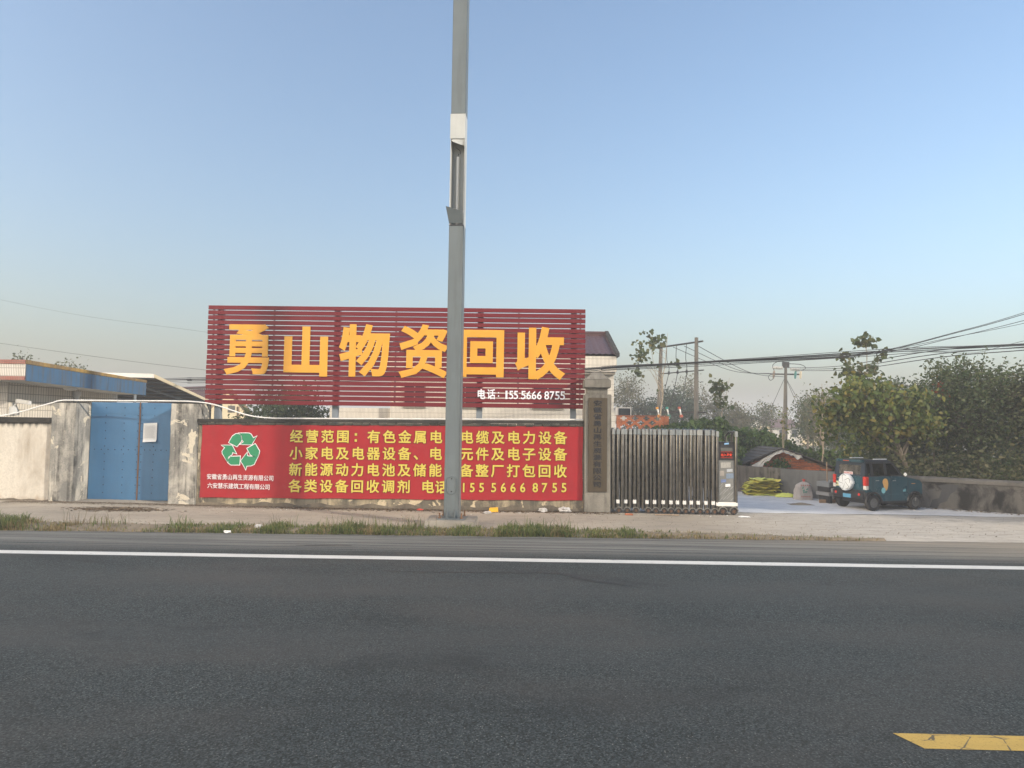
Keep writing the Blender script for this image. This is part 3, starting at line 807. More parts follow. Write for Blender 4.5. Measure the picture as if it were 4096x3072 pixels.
def printed(ch, cell, mat, off, line=None):
    if ch == '：':
        for dz in (0.06, -0.11):
            x, z, h = cell[0] - 0.07, cell[1] + dz, 0.034
            o = MB().quad((x - h, YT - .002, z - h), (x + h, YT - .002, z - h), (x + h, YT - .002, z + h), (x - h, YT - .002, z + h)).build('printed_dot', mat, ban)
            h += 0.007
            MB().quad((x - h, YT + .003, z - h), (x + h, YT + .003, z - h), (x + h, YT + .003, z + h), (x - h, YT + .003, z + h)).build('outline', line, o)
        return
    mb = MB(); letter(mb, ch, off, cell=cell, y=YT)
    o = mb.build('printed_character', mat, ban)
    if line:
        mb = MB(); letter(mb, ch, off + 0.018, cell=cell, y=YT + 0.004); mb.build('outline', line, o)
for (txt, za, zb) in rows:
    for i, ch in enumerate(txt):
        printed(ch, (lx(i), za + (zb - za) * i / (len(txt) - 1), 0.375, 1.0), M['ink_yellow'], 0.022, M['ink_brown'])
for ch, x in (('电', -2.67), ('话', -2.28), ('：', -1.95)):
    printed(ch, (x, 0.67, 0.375, 1.0), M['ink_yellow'], 0.022, M['ink_brown'])
for ch, x in zip('15556668755', (-1.66, -1.42, -1.16, -0.82, -0.55, -0.28, -0.01, 0.34, 0.60, 0.88, 1.14)):
    printed(ch, (x, 0.67 + (x + 1.66) * 0.014, 0.355, 0.92), M['ink_yellow'], 0.018, M['ink_brown'])
for i, ch in enumerate('安徽省勇山再生资源有限公司'):
    printed(ch, (-8.84 + 1.76 * i / 12, 0.865 - 0.002 * i, 0.165, 0.88), M['ink_white'], 0.005)
for i, ch in enumerate('六安慧乐建筑工程有限公司'):
    printed(ch, (-8.81 + 1.63 * i / 11, 0.615 - 0.002 * i, 0.165, 0.92), M['ink_white'], 0.005)
def rp(q): return (-8.54 + (q[0] - 330) * 0.002906, YT, 2.11 - (q[1] - 220) * 0.00284 + (q[0] - 520) * 0.00003)
pieces = [[(408, 318), (440, 256), (470, 234), (497, 232), (520, 248), (529, 290), (526, 308), (487, 357)],
          [(506, 226), (600, 226), (622, 238), (645, 275), (678, 254), (630, 338), (520, 336), (552, 312), (538, 290), (532, 252)],
          [(588, 376), (665, 332), (708, 402), (704, 430), (684, 449), (652, 453), (622, 438)],
          [(531, 500), (588, 418), (590, 452), (660, 459), (702, 440), (660, 532), (630, 546), (588, 548), (580, 584), (562, 548)],
          [(338, 346), (438, 346), (484, 428), (446, 414), (440, 438), (412, 456), (402, 476), (400, 512), (349, 428), (346, 405), (372, 368)],
          [(406, 492), (426, 458), (521, 454), (518, 538), (436, 538), (410, 520)]]
for pc in pieces:
    cx = sum(q[0] for q in pc) / len(pc); cy = sum(q[1] for q in pc) / len(pc)
    gr, wo = MB(), MB()
    gr.add([rp(q) for q in pc], [tuple(range(len(pc)))])
    n_ = len(pc); A = sum(pc[i][0] * pc[(i + 1) % n_][1] - pc[(i + 1) % n_][0] * pc[i][1] for i in range(n_))
    out = []
    for i in range(n_):
        a, bq, c = Vector(pc[i - 1]), Vector(pc[i]), Vector(pc[(i + 1) % n_])
        e1, e2 = (bq - a).normalized(), (c - bq).normalized()
        n1, n2 = Vector((e1.y, -e1.x)), Vector((e2.y, -e2.x))
        if A < 0: n1, n2 = -n1, -n2
        m_ = n1 + n2
        m_ = m_ / max(0.35, m_.length_squared / 2) if m_.length > 0.2 else n1
        q = bq + m_ * 7.0
        x, y, z = rp(q); out.append((x, y + 0.004, z))
    wo.add(out, [tuple(range(n_))])
    sy = gr.build('recycling_arrow', M['ink_green'], ban)
    wo.build('arrow_outline', M['ink_white'], sy)

# ------------------------------------------------------------------ slatted billboard behind the wall
sg = thing('billboard', (-3.76, 20.6, 0), 'slatted crimson billboard with six big golden characters above the wall', 'sign')
for x in (-8.95, -5.50, -1.3, 1.42):
    MB().box(x - 0.085, x + 0.085, 20.56, 20.73, 0.0, 5.74).build('post', M['sign_post'], sg, bevel=0.008)
    MB().prism([(x - 0.03, 20.73, 2.9), (x - 0.03, 20.76, 2.9), (x - 0.03, 21.7, 0.03), (x - 0.03, 21.6, 0.03)], (0, 0, 0), (0.06, 0, 0)).build('brace', M['sign_post'], sg)
for x in np.linspace(-9.1, 1.6, 7):
    MB().box(x - 0.022, x + 0.022, 20.462, 20.50, 2.95, 5.77).build('stud', M['sign_post'], sg)
for z in (3.3, 4.4, 5.5):
    MB().box(-9.15, 1.65, 20.502, 20.555, z - 0.025, z + 0.025).build('rail', M['sign_post'], sg)
SW = 10.99
slat = MB().box(-SW / 2, SW / 2, -0.02, 0.02, -0.059, 0.059).mesh('slat', M['red_slat'], bevel=0.004, seg=1)
rng = random.Random(5)
for i in range(20):
    z = 2.92 + 0.059 + i * 0.1451
    link('slat', slat, sg, Vector((-3.76 + 0.012 * (rng.random() - .5) + 0.012 * i / 20, 20.44 + rng.uniform(-.004, .004), z)) - sg.location, (rng.uniform(-.03, .03), 0, 0))
big = [('勇', -8.72, -7.41, 3.77, 5.25), ('山', -6.98, -5.71, 3.75, 5.20), ('物', -5.38, -3.91, 3.76, 5.29), ('资', -3.64, -2.19, 3.74, 5.30), ('回', -1.89, -0.60, 3.79, 5.16), ('收', -0.28, 1.17, 3.73, 5.27)]
for ch, x0, x1, z0, z1 in big:
    mb = MB(); letter(mb, ch, {'勇': 0.02, '资': 0.026, '物': 0.03}.get(ch, 0.038), fit=(x0, x1, z0, z1), y=20.40, extrude=0.012, depth=0.014)
    mb.build('golden_letter', M['gold'], sg)
def fitrun(txt, x0, x1, z0, z1, off=0.012):
    out = MB(); tmp = []
    adv = {'1': 0.58}
    n_ = len(txt); wv = (x1 - x0) / n_
    for i, ch in enumerate(txt):
        v, f = glyph(ch, off, 0.01); sc = (z1 - z0) / (v[:, 1].max() - v[:, 1].min())
        wd = (v[:, 0].max() - v[:, 0].min()) * sc
        wd = min(wd, wv * 0.9) if ch != '1' else wv * 0.42
        cx = x0 + wv * (i + 0.5)
        mb = MB(); letter(mb, ch, off, fit=(cx - wd / 2, cx + wd / 2, z0, z1), y=20.408, extrude=0.01, depth=0.008)
        mb.build('phone_letter', M['white_acrylic'], sg)
fitrun('155', -0.58, -0.17, 3.17, 3.41); fitrun('5666', -0.10, 0.51, 3.17, 3.41); fitrun('8755', 0.57, 1.18, 3.17, 3.41)
for ch, x0, x1, z0, z1 in (('电', -1.34, -1.12, 3.16, 3.45), ('话', -1.07, -0.83, 3.16, 3.45), (':', -0.76, -0.72, 3.23, 3.37)):
    mb = MB(); letter(mb, ch, 0.024, fit=(x0, x1, z0, z1), y=20.408, extrude=0.01, depth=0.008)
    mb.build('phone_letter', M['white_acrylic'], sg)

# ------------------------------------------------------------------ stone gate pillar with the brass plate
pl = thing('gate_pillar', (2.06, 20.2, 0), 'grey concrete pillar with pyramid cap carrying the brass plate', 'pillar')
MB().box(1.69, 2.44, 19.86, 20.58, -0.02, 3.32).build('shaft', M['pillar_new'], pl, bevel=0.02)
MB().box(1.76, 2.34, 19.94, 20.50, 3.322, 3.50).build('neck', M['pillar_new'], pl, bevel=0.01)
MB().box(1.68, 2.42, 19.84, 20.60, 3.502, 3.73).build('cap_block', M['pillar_new'], pl, bevel=0.015)
MB().hexa([(1.70, 19.86, 3.732), (2.40, 19.86, 3.732), (2.40, 20.58, 3.732), (1.70, 20.58, 3.732)], [(1.93, 20.10, 3.95), (2.17, 20.10, 3.95), (2.17, 20.34, 3.95), (1.93, 20.34, 3.95)]).build('pyramid_top', M['pillar_new'], pl, bevel=0.012)
pq = thing('name_plate', (2.05, 19.85, 0.61), 'tall brass plate with black characters on the concrete pillar', 'sign')
MB().box(1.79, 2.32, 19.825, 19.858, 0.61, 3.22).build('plate', M['bronze'], pq, bevel=0.008)
for i, ch in enumerate('安徽省勇山再生资源有限公司'):
    z = 3.07 - (3.07 - 0.82) * i / 12
    mb = MB(); letter(mb, ch, 0.02, cell=(2.053, z, 0.165, 1.5), y=19.82, extrude=0.01, depth=0.004)
    mb.build('black_letter', M['black_ink'], pq)

# ------------------------------------------------------------------ retractable stainless gate
rg = thing('retractable_gate', (4.2, 20.0, 0), 'folded stainless retractable gate on small wheels beside the pillar', 'gate')
arc = [(0, 0, 0.10), (0, 0, 1.2), (0, 0, 2.19)] + [(0, 0.2 - 0.2 * math.cos(a), 2.19 + 0.12 * math.sin(a)) for a in np.linspace(0.35, math.pi - 0.35, 7)] + [(0, 0.4, 2.19), (0, 0.4, 1.2), (0, 0.4, 0.10)]
fr = MB().tube(arc, 0.043, 10).mesh('folding_frame', M['stainless'], smooth=True)
capm = MB().hexa([(-.045, -.047, 2.17), (.045, -.047, 2.17), (.045, .047, 2.17), (-.045, .047, 2.17)], [(-.040, -.030, 2.325), (.040, -.030, 2.325), (.040, .05, 2.325), (-.040, .05, 2.325)]).mesh('cap', M['chrome'], bevel=0.008)
slv = MB().box(-.046, .046, -.048, .02, 0.255, 0.375).mesh('sleeve', M['white_plastic'], bevel=0.012)
wh = MB().lathe([(0.045, -0.022), (0.072, -0.02), (0.077, -0.008), (0.077, 0.008), (0.072, 0.02), (0.045, 0.022)], (0, 0, 0), (0, 1, 0), 18).mesh('wheel', M['rubber'], smooth=True)
hb = MB()
hb.lathe([(0.018, -0.028), (0.018, -0.02)], (0, 0, 0), (0, 1, 0), 10)
for k in range(6):
    a = k * math.pi / 3
    hb.tube([(0.016 * math.cos(a), -0.025, 0.016 * math.sin(a)), (0.05 * math.cos(a), -0.025, 0.05 * math.sin(a))], 0.007, 5)
hbm = hb.mesh('hub', M['rust'], smooth=True)
fd = MB()
for k in range(8):
    a0, a1 = math.pi * (0.02 + 0.96 * k / 8), math.pi * (0.02 + 0.96 * (k + 1) / 8)
    q = lambda a, r_, y: (r_ * math.cos(a), y, r_ * math.sin(a))
    fd.hexa([q(a1, .084, -.035), q(a0, .084, -.035), q(a0, .084, .03), q(a1, .084, .03)], [q(a1, .102, -.035), q(a0, .102, -.035), q(a0, .102, .03), q(a1, .102, .03)])
fdm = fd.mesh('fender', M['chrome'])
legs = [2.51, 2.63, 2.75, 2.85, 2.96, 3.09, 3.2, 3.32, 3.43, 3.55, 3.64, 3.78, 3.88, 3.97, 4.09, 4.17, 4.27, 4.35, 4.46, 4.55, 4.65, 4.75, 4.84, 4.94, 5.05, 5.15, 5.25]
wheels = [2.65, 2.88, 3.12, 3.46, 3.67, 3.9, 4.09, 4.29, 4.49, 4.68, 4.88, 5.08, 5.28]
rng = random.Random(7)
G0 = gz(4, 19.85)
near = {min(range(len(legs)), key=lambda i: abs(legs[i] - w_)) for w_ in wheels}
for i, x in enumerate(legs):
    o = link('folding_frame', fr, rg, Vector((x, 19.86 + rng.uniform(-.015, .015) + (0.03 if i % 2 else 0), G0)) - rg.location, (0, rng.uniform(-.006, .006), rng.uniform(-.05, .05)))
    link('cap', capm, o)
    if i in near: link('sleeve', slv, o)
for x in wheels:
    o = link('wheel', wh, rg, Vector((x, 19.81, G0 + 0.078)) - rg.location, (0, rng.uniform(0, 6), 0))
    link('hub', hbm, o)
    link('fender', fdm, o, rot=(0, -o.rotation_euler[1], 0))
lk = MB()
for z in (0.35, 0.95, 1.55, 2.05):
    for i in range(len(legs) - 1):
        for (ya, yb) in ((19.95, 20.17), (20.17, 19.95)):
            lk.tube([(legs[i], ya, G0 + z + (0.12 if i % 2 else -0.12)), (legs[i + 1], yb, G0 + z + (-0.12 if i % 2 else 0.12))], 0.016, 5)
kind(lk.build('scissor_links', M['stainless_dark'], rg), 'stuff')
# the drive head at its right end
hd = MB()
hd.box(5.39, 5.86, 19.86, 20.30, 0.12 + G0, 2.0 + G0)
hd = hd.build('drive_head', M['stainless_dark'], rg, bevel=0.01)
for x in (5.365, 5.885):
    mb = MB().tube([(x, 19.84, 0.1), (x, 19.84, 1.2), (x, 19.84, 2.20)] + [(x, 20.04 - 0.2 * math.cos(a), 2.20 + 0.12 * math.sin(a)) for a in np.linspace(0.35, math.pi - 0.35, 7)] + [(x, 20.24, 2.2), (x, 20.24, 0.2)], 0.04, 10)
    fo = mb.build('head_frame', M['stainless'], rg, smooth=True)
    link('cap', capm, fo, Vector((x, 19.84, 0.015)) - rg.location)
MB().tube([(5.70, 20.2, 2.0), (5.70, 20.2, 2.2), (5.75, 20.05, 2.32), (5.86, 19.9, 2.31)], 0.03, 8).build('top_hoop', M['stainless'], hd, smooth=True)
MB().box(5.40, 5.845, 19.835, 19.858, 1.54, 1.96).build('screen_bezel', M['black'], hd, bevel=0.006)
MB().box(5.46, 5.78, 19.829, 19.8345, 1.79, 1.88).build('upper_display', plain('dead_display', (0.10, 0.10, 0.09), 0.3), hd)
MB().box(5.46, 5.78, 19.829, 19.8345, 1.60, 1.77).build('led_panel', plain('led_panel_black', (0.012, 0.004, 0.004), 0.3), hd)
red = NT('red_led'); red = red.done((0.6, 0.03, 0.01), 0.4, emis=(1.0, 0.10, 0.03), estr=0.5)
mb = MB()
for i, ch in enumerate('出入平安'):
    letter(mb, ch, 0.001, cell=(5.5 + 0.078 * i, 1.685, 0.083, 0.95), y=19.827)
for (x0, x1, z0, z1) in ((5.462, 5.778, 1.603, 1.608), (5.462, 5.778, 1.763, 1.768)):
    mb.quad((x0, 19.827, z0), (x1, 19.827, z0), (x1, 19.827, z1), (x0, 19.827, z1))
mb.build('led_lettering', red, hd)
MB().box(5.41, 5.84, 19.845, 19.858, 0.39, 1.53).build('front_panel', M['panel_grey'], hd)
st = [((5.46, 5.74, 1.32, 1.47), (0.33, 0.32, 0.29)), ((5.63, 5.79, 1.21, 1.29), (0.40, 0.42, 0.44)), ((5.61, 5.82, 1.03, 1.17), (0.17, 0.22, 0.29)), ((5.47, 5.61, 0.92, 1.0), (0.13, 0.18, 0.34)), ((5.59, 5.73, 0.80, 0.88), (0.78, 0.78, 0.76)), ((5.56, 5.69, 1.965, 2.01), (0.22, 0.40, 0.62)), ((5.43, 5.56, 1.10, 1.24), (0.30, 0.27, 0.24))]
for i, ((x0, x1, z0, z1), c) in enumerate(st):
    MB().add([(x0, 19.84, z0), (x1, 19.84, z0 + .012), (x1 - .004, 19.84, z1 + .01), (x0, 19.84, z1)], [(0, 1, 2, 3)]).build('sticker', plain('sticker_print', c, 0.6, var=0.3, scale=25), hd)
mb = MB()
for k in range(13):
    x = 5.42 + (k % 4) * 0.10; z = 0.42 + (k // 4) * 0.13 + (k % 3) * 0.03
    mb.quad((x, 19.8425, z), (x + .012, 19.8425, z - .012), (min(5.83, x + .10), 19.8425, z + .085), (min(5.82, x + .088), 19.8425, z + .097))
mb.build('film_strips', plain('protective_film', (0.28, 0.28, 0.27), 0.5), hd)
MB().box(5.325, 5.925, 19.79, 19.856, 0.27, 0.385).build('white_guard', M['white_plastic'], hd, bevel=0.015)
MB().box(5.35, 5.90, 19.82, 20.28, 0.125, 0.268).build('chassis', M['stainless'], hd, bevel=0.01)
for x in (5.50, 5.80):
    o = link('wheel', wh, rg, Vector((x, 19.78, G0 + 0.098)) - rg.location, (0, 0.3, 0), (1.27, 1.1, 1.27))
    link('hub', hbm, o); link('fender', fdm, o, rot=(0, -0.3, 0))

# ------------------------------------------------------------------ lamp post on its concrete block
pb = MB()
pb.hexa([(-2.30, 16.50, -0.02), (-1.08, 16.50, -0.02), (-1.08, 17.62, -0.02), (-2.30, 17.62, -0.02)], [(-2.28, 16.54, 0.20), (-1.10, 16.53, 0.19), (-1.10, 17.60, 0.20), (-2.28, 17.60, 0.20)])
o = pb.build('concrete_base', M['plinth'], None, bevel=0.02)
tag(o, 'weathered concrete block in the grass under the lamp post', 'base')
lp = thing('lamp_post', (-1.685, 17.09, 0.20), 'tall square grey lamp post with a broken light panel', 'lamp post', rotz=rad(-3.2))
H2 = 0.178
def lbox(name, x0, x1, y0, y1, z0, z1, m, par=lp, bevel=0.0):
    return MB().box(x0, x1, y0, y1, z0 - 0.2, z1 - 0.2).build(name, m, par, bevel=bevel, local=True)
lbox('shaft', -H2, H2, -H2, H2, 0.215, 7.24, M['steel_grey'], bevel=0.012)
lbox('upper_shaft', -H2, H2, -H2, H2, 10.0, 15.5, M['steel_grey'], bevel=0.012)
lbox('light_back', -H2 + .005, H2 - .005, H2 - 0.02, H2 - 0.002, 7.24, 10.0, M['post_white'])
for sx in (-1, 1):
    lbox('light_side', sx * (H2 - 0.006) - 0.006, sx * (H2 - 0.006) + 0.006, -H2, H2 - 0.02, 7.245, 9.995, M['post_white'])
lbox('light_cover', -H2 - .012, H2 + .004, -H2 - 0.012, -H2 - 0.002, 9.38, 10.0, M['post_white'], bevel=0.003)
lbox('light_floor', -H2 + .002, H2 - .002, -H2, H2, 7.235, 7.26, M['black'])
lt = MB().tube([(-0.02, 0.03, 7.1), (-0.02, 0.03, 8.8)], 0.035, 10).build('light_tube', M['white_plastic'], lp, smooth=True, local=True)
MB().tube([(-0.02, 0.03, 8.8), (0.0, -0.02, 8.86), (0.05, -0.06, 8.84), (0.03, 0.0, 8.95), (-0.08, 0.06, 9.05)], 0.008, 6).build('loose_wire', M['cable'], lt, local=True)
fl = MB(); fl.hexa([(-0.175, -0.195, 7.09), (0.16, -0.185, 7.10), (0.16, -0.175, 7.10), (-0.175, -0.185, 7.09)], [(-0.235, -0.36, 7.46), (0.15, -0.30, 7.36), (0.15, -0.29, 7.365), (-0.235, -0.35, 7.465)])
fl.build('bent_flap', M['steel_grey'], lp, local=True)
tp = MB(); tp.grid(8, 5, lambda u, v: (-0.15 + 0.31 * u, -0.17 - 0.03 * math.sin(5 * u) * v, 9.18 - (0.05 + 0.13 * u ** 0.7 * (1.05 - 0.25 * u)) * v))
tp.build('torn_cover', M['post_white'], lp, smooth=True, local=True)
ts = MB(); ts.add([(0.184, -0.17, 9.1), (0.184, -0.12, 9.1), (0.190, -0.10, 7.6), (0.20, -0.14, 6.78), (0.20, -0.185, 6.95)], [(0, 1, 2, 3, 4)])
ts.build('torn_edge', M['post_white'], lp, local=True)
hat = [(0.0 + 0.096 * math.cos(a), -H2, 0.80 + (0.11 if math.sin(a) > 0 else -0.11) + 0.096 * math.sin(a)) for a in np.linspace(0, 2 * math.pi, 28, endpoint=False)]
hc = MB().prism(hat, (0, 0.004, 0), (0, -0.012, 0)).build('hatch', M['steel_grey'], lp, local=True, bevel=0.003)
rim = MB().tube([Vector(q) + Vector((0, -0.012, 0)) for q in hat + [hat[0]]], 0.011, 7, False); rim.build('hatch_rim', M['steel_grey'], hc, smooth=True, local=True)
for z in (0.95, 0.65):
    MB().lathe([(0.016, 0), (0.014, 0.01), (0.006, 0.012)], (0, -H2 - 0.011, z), (0, -1, 0), 10).build('screw', M['stainless_dark'], hc, local=True)
lbox('base_plate', -0.33, 0.33, -0.33, 0.33, 0.20, 0.222, M['steel_grey'], bevel=0.004)
for x in (-0.09, 0.10):
    MB().prism([(x, -H2, 0.02), (x, -H2 - 0.10, 0.02), (x, -H2 - 0.085, 0.05), (x, -H2, 0.26)], (-0.006, 0, 0), (0.006, 0, 0)).build('gusset', M['steel_grey'], lp, local=True)
for (x, y) in ((-0.26, -0.26), (0.26, -0.26), (0.26, 0.26), (-0.26, 0.26)):
    mb = MB().lathe([(0.018, 0.0), (0.018, 0.15)], (x, y, 0.0), (0, 0, 1), 8).lathe([(0.034, 0.02), (0.034, 0.05)], (x, y, 0), (0, 0, 1), 6)
    mb.build('anchor_bolt', M['rust'], lp, local=True)
# ------------------------------------------------------------------ yard walls
def seg_wall(name, label, a, b, h, th, m, cope=None):
    a, b = Vector(a), Vector(b)
    t = thing(name, ((a.x + b.x) / 2, (a.y + b.y) / 2, 0), label, 'wall')
    d = (b - a); L = d.length; d.normalize(); nrm = Vector((-d.y, d.x))          # nrm points away from the yard
    mb = MB(); K = max(6, int(L * 3))
    for i in range(K + 1):
        p = a + d * (L * i / K)
        hh = h + 0.02 * mnoise.noise(Vector((i * 0.35, h * 9, 2)))
        q = p + nrm * th
        mb.v += [(p.x, p.y, -0.02), (p.x, p.y, hh), (q.x, q.y, hh), (q.x, q.y, -0.02)]
    for i in range(K):
        for k in range(4):
            k2 = (k + 1) % 4
            mb.f.append((i * 4 + k, i * 4 + k2, i * 4 + 4 + k2, i * 4 + 4 + k))
    mb.f += [(0, 1, 2, 3), (K * 4 + 3, K * 4 + 2, K * 4 + 1, K * 4)]
    mb.build('wall_face', m, t)
    if cope:
        mb = MB(); prof = [(-0.05, -0.08), (-0.055, 0.01), (0.0, 0.055), (th * 0.5, 0.075), (th, 0.055), (th + 0.05, 0.01), (th + 0.05, -0.08)]
        n_ = len(prof)
        for i in range(K + 1):
            p = a + d * (L * i / K)
            for (u, z) in prof:
                q = p + nrm * (u + 0.012 * mnoise.noise(Vector((i * 0.7, z * 9, 4))))
                mb.v.append((q.x, q.y, h + z + 0.018 * mnoise.noise(Vector((i * 0.5, u * 5, 7)))))
        for i in range(K):
            for k in range(n_):
                k2 = (k + 1) % n_
                mb.f.append((i * n_ + k, i * n_ + k2, i * n_ + n_ + k2, i * n_ + n_ + k))
        mb.build('coping', cope, t, smooth=True)
    return t
seg_wall('yard_wall', 'streaky brownish cement wall behind the pile of yellow sacks', (3.2, 32.7), (9.1, 25.41), 1.01, 0.2, M['wall_grey'])
seg_wall('yard_wall', 'newer plain grey cement wall behind the printed woven sack', (9.1, 25.41), (10.4, 23.97), 1.0, 0.18, M['wall_grey_new'])
wr = seg_wall('yard_wall', 'black-stained cement wall with rounded coping right of the parked car', (10.4, 23.97), (19.0, 17.4), 0.93, 0.22, M['wall_stained'], M['coping_grey'])
# patch of darker new cement trowelled over a break
d = (Vector((19.0, 17.4)) - Vector((10.4, 23.97))).normalized()
def onwall(s, z, o=0.006):
    p = Vector((10.4, 23.97)) + d * s - Vector((-d.y, d.x)) * o
    return (p.x, p.y, z)
mb = MB(); pr_ = [(2.72, 0.05), (2.80, 0.30), (2.98, 0.36), (3.06, 0.62), (2.95, 0.74), (3.2, 0.80), (3.5, 0.78), (3.42, 0.62), (3.28, 0.50), (3.18, 0.28), (3.0, 0.20), (2.92, 0.04)]
mb.add([onwall(s_0, z0) for s_0, z0 in pr_], [tuple(range(len(pr_)))]); mb.build('cement_patch', M['patch_cement'], wr)

# ------------------------------------------------------------------ white tiled house behind the sign
hs = thing('house', (-2, 28, 0), 'white tiled house with brown tile roof behind the slatted sign', 'house')
MB().box(-5.1, 3.40, 27.0, 34.0, 0, 4.45).build('wall', M['tile_white_x'], hs)
MB().box(-7.5, -5.102, 27.3, 33.5, 0, 2.98).build('side_wing', M['tile_white_x'], hs)
MB().box(-5.3, 3.46, 26.7, 34.2, 4.452, 5.04).build('cornice', M['tile_white_x'], hs)
MB().box(-5.25, 3.42, 26.75, 27.0, 4.36, 4.45).build('cornice_soffit', M['plinth'], hs)
MB().box(3.403, 3.47, 27.02, 27.35, 0, 3.02).build('corner_pier', M['tile_white_x'], hs)
rf = MB()
def rslope(u, v, x0=-5.35, x1=3.42, y0=26.62, y1=30.2, z0=5.05, z1=6.30):
    row = math.floor(v * 9.999); fr_ = v * 10 - row
    x = x0 + (x1 - x0) * u
    return (x, y0 + (y1 - y0) * v, z0 + (z1 - z0) * v + 0.028 * abs(math.sin(u * (x1 - x0) * math.pi / 0.115 / 2)) - 0.085 * (fr_ if fr_ > 0.01 else 0) + 0.05)
NXr = 300
for i in range(NXr):
    pass
rows_ = []
for r_i in range(10):
    for e in (0.0, 0.97):
        rows_.append((r_i + e) / 10)
base = 0
for v in rows_:
    for i in range(NXr + 1):
        rf.v.append(rslope(i / NXr, min(v, 0.9999)))
for j in range(len(rows_) - 1):
    for i in range(NXr):
        a = j * (NXr + 1) + i
        rf.f.append((a, a + 1, a + NXr + 2, a + NXr + 1))
ro = rf.build('roof_tiles', M['roof_tile'], hs); kind(ro, 'stuff')
MB().hexa([(-5.35, 30.1, 5.0), (3.42, 30.1, 5.0), (3.42, 34.2, 5.0), (-5.35, 34.2, 5.0)], [(-5.35, 30.1, 6.32), (3.42, 30.1, 6.32), (3.42, 34.2, 5.06), (-5.35, 34.2, 5.06)]).build('roof_back', M['roof_tile'], hs)
MB().prism([(3.42, 26.58, 5.03), (3.42, 26.6, 5.16), (3.42, 30.25, 6.46), (3.42, 34.2, 5.2), (3.42, 34.2, 5.03)], (0, 0, 0), (0.14, 0, 0)).build('verge_board', M['verge_black'], hs)
MB().tube([(-5.4, 30.18, 6.36), (3.42, 30.18, 6.36)], 0.07, 8).build('ridge', M['roof_tile'], hs)
for (x0, x1) in ((-4.6, -3.75), (-2.9, -1.6), (0.3, 1.5)):
    f_ = MB().box(x0, x1, 26.955, 26.998, 3.0, 3.95).build('window', M['plinth'], hs)
    for k in range(2):
        xa = x0 + 0.05 + k * (x1 - x0 - 0.05) / 2
        MB().box(xa, xa + (x1 - x0 - 0.15) / 2, 26.945, 26.954, 3.05, 3.90).build('pane', M['glass_dark'], f_)

# ------------------------------------------------------------------ pierced brick parapet right of the house
bp = thing('brick_parapet', (5.5, 33, 0), 'orange pierced brick parapet with cross-shaped holes beside the white house', 'wall')
MB().box(4.25, 6.72, 32.95, 33.4, 0, 2.26).build('wall_face', M['plinth'], bp)
bk = MB().box(-0.106, 0.106, -0.055, 0.055, -0.031, 0.031).mesh('brick', M['brick'], bevel=0.006, seg=1)
rng = random.Random(2)
for r_i in range(9):
    gaps = []
    for k in range(4):
        for (hr, off_) in ((1, 0.0), (4, 0.27), (7, 0.0)):
            cx = 4.62 + k * 0.52 + off_
            if cx > 6.25: continue
            if r_i == hr: gaps.append((cx - 0.15, cx + 0.15))
            elif abs(r_i - hr) == 1: gaps.append((cx - 0.065, cx + 0.065))
    edges = [4.28] + [e for g_ in sorted(gaps) for e in g_] + [6.70]
    for xa, xb in zip(edges[0::2], edges[1::2]):
        nb = max(1, round((xb - xa) / 0.215)); L_ = (xb - xa) / nb
        for c in range(nb):
            link('brick', bk, bp, Vector((xa + L_ * (c + 0.5), 33.02 + rng.uniform(-.008, .008), 2.295 + r_i * 0.067)) - bp.location, (0, 0, rng.uniform(-.02, .02)), ((L_ - 0.008) / 0.212, 1, 1))
MB().box(4.2, 6.75, 32.93, 33.2, 2.875, 2.905).build('coping', M['brick_dark'], bp)
wf = thing('roof_hatch', (4.75, 33.6, 2.9), 'cream framed dark pane standing above the brick parapet', 'window')
MB().box(4.30, 5.04, 33.5, 33.9, 2.5, 3.28).build('frame', M['white_house'], wf)
MB().box(4.46, 5.0, 33.47, 33.498, 2.89, 3.24).build('pane', M['glass_dark'], wf)

# ------------------------------------------------------------------ left building with the blue canopy
lb = thing('building', (-19, 25, 0), 'tiled building with rust-edged blue canopy behind the left wall', 'building')
XC = -15.65
MB().hexa([(-30, 22.02, 3.62), (XC - .02, 22.02, 3.62), (XC - .02, 29.1, 3.43), (-30, 29.1, 3.43)], [(-30, 22.02, 4.22), (XC - .02, 22.02, 4.22), (XC - .02, 29.1, 3.98), (-30, 29.1, 3.98)]).build('canopy_slab', M['white_house'], lb)
pan = [22.0, 24.75, 26.4, 27.2, 29.1]
for i in range(4):
    y0, y1 = pan[i] + 0.006, pan[i + 1] - 0.006
    zf = lambda y, a, b_: a + (b_ - a) * (y - 22) / 7.1
    MB().hexa([(XC - .02, y0, zf(y0, 3.60, 3.41)), (XC, y0, zf(y0, 3.60, 3.41)), (XC, y1, zf(y1, 3.60, 3.41)), (XC - .02, y1, zf(y1, 3.60, 3.41))],
              [(XC - .02, y0, zf(y0, 4.12, 3.93)), (XC, y0, zf(y0, 4.12, 3.93)), (XC, y1, zf(y1, 4.12, 3.93)), (XC - .02, y1, zf(y1, 4.12, 3.93))]).build('fascia_panel', M['blue_fascia'], lb)
MB().hexa([(XC - .25, 21.99, 4.125), (XC + .02, 21.99, 4.125), (XC + .02, 29.12, 3.935), (XC - .25, 29.12, 3.935)], [(XC - .25, 21.99, 4.26), (XC + .02, 21.99, 4.26), (XC + .02, 29.12, 4.04), (XC - .25, 29.12, 4.04)]).build('edge_strip', M['rust_yellow'], lb, bevel=0.01)
MB().box(-30, XC - .03, 21.985, 22.018, 3.74, 4.13).build('front_band', M['tile_left_x'], lb)
MB().box(-30, XC - .03, 21.96, 22.016, 4.132, 4.26).build('red_trim', M['tile_red_x'], lb)
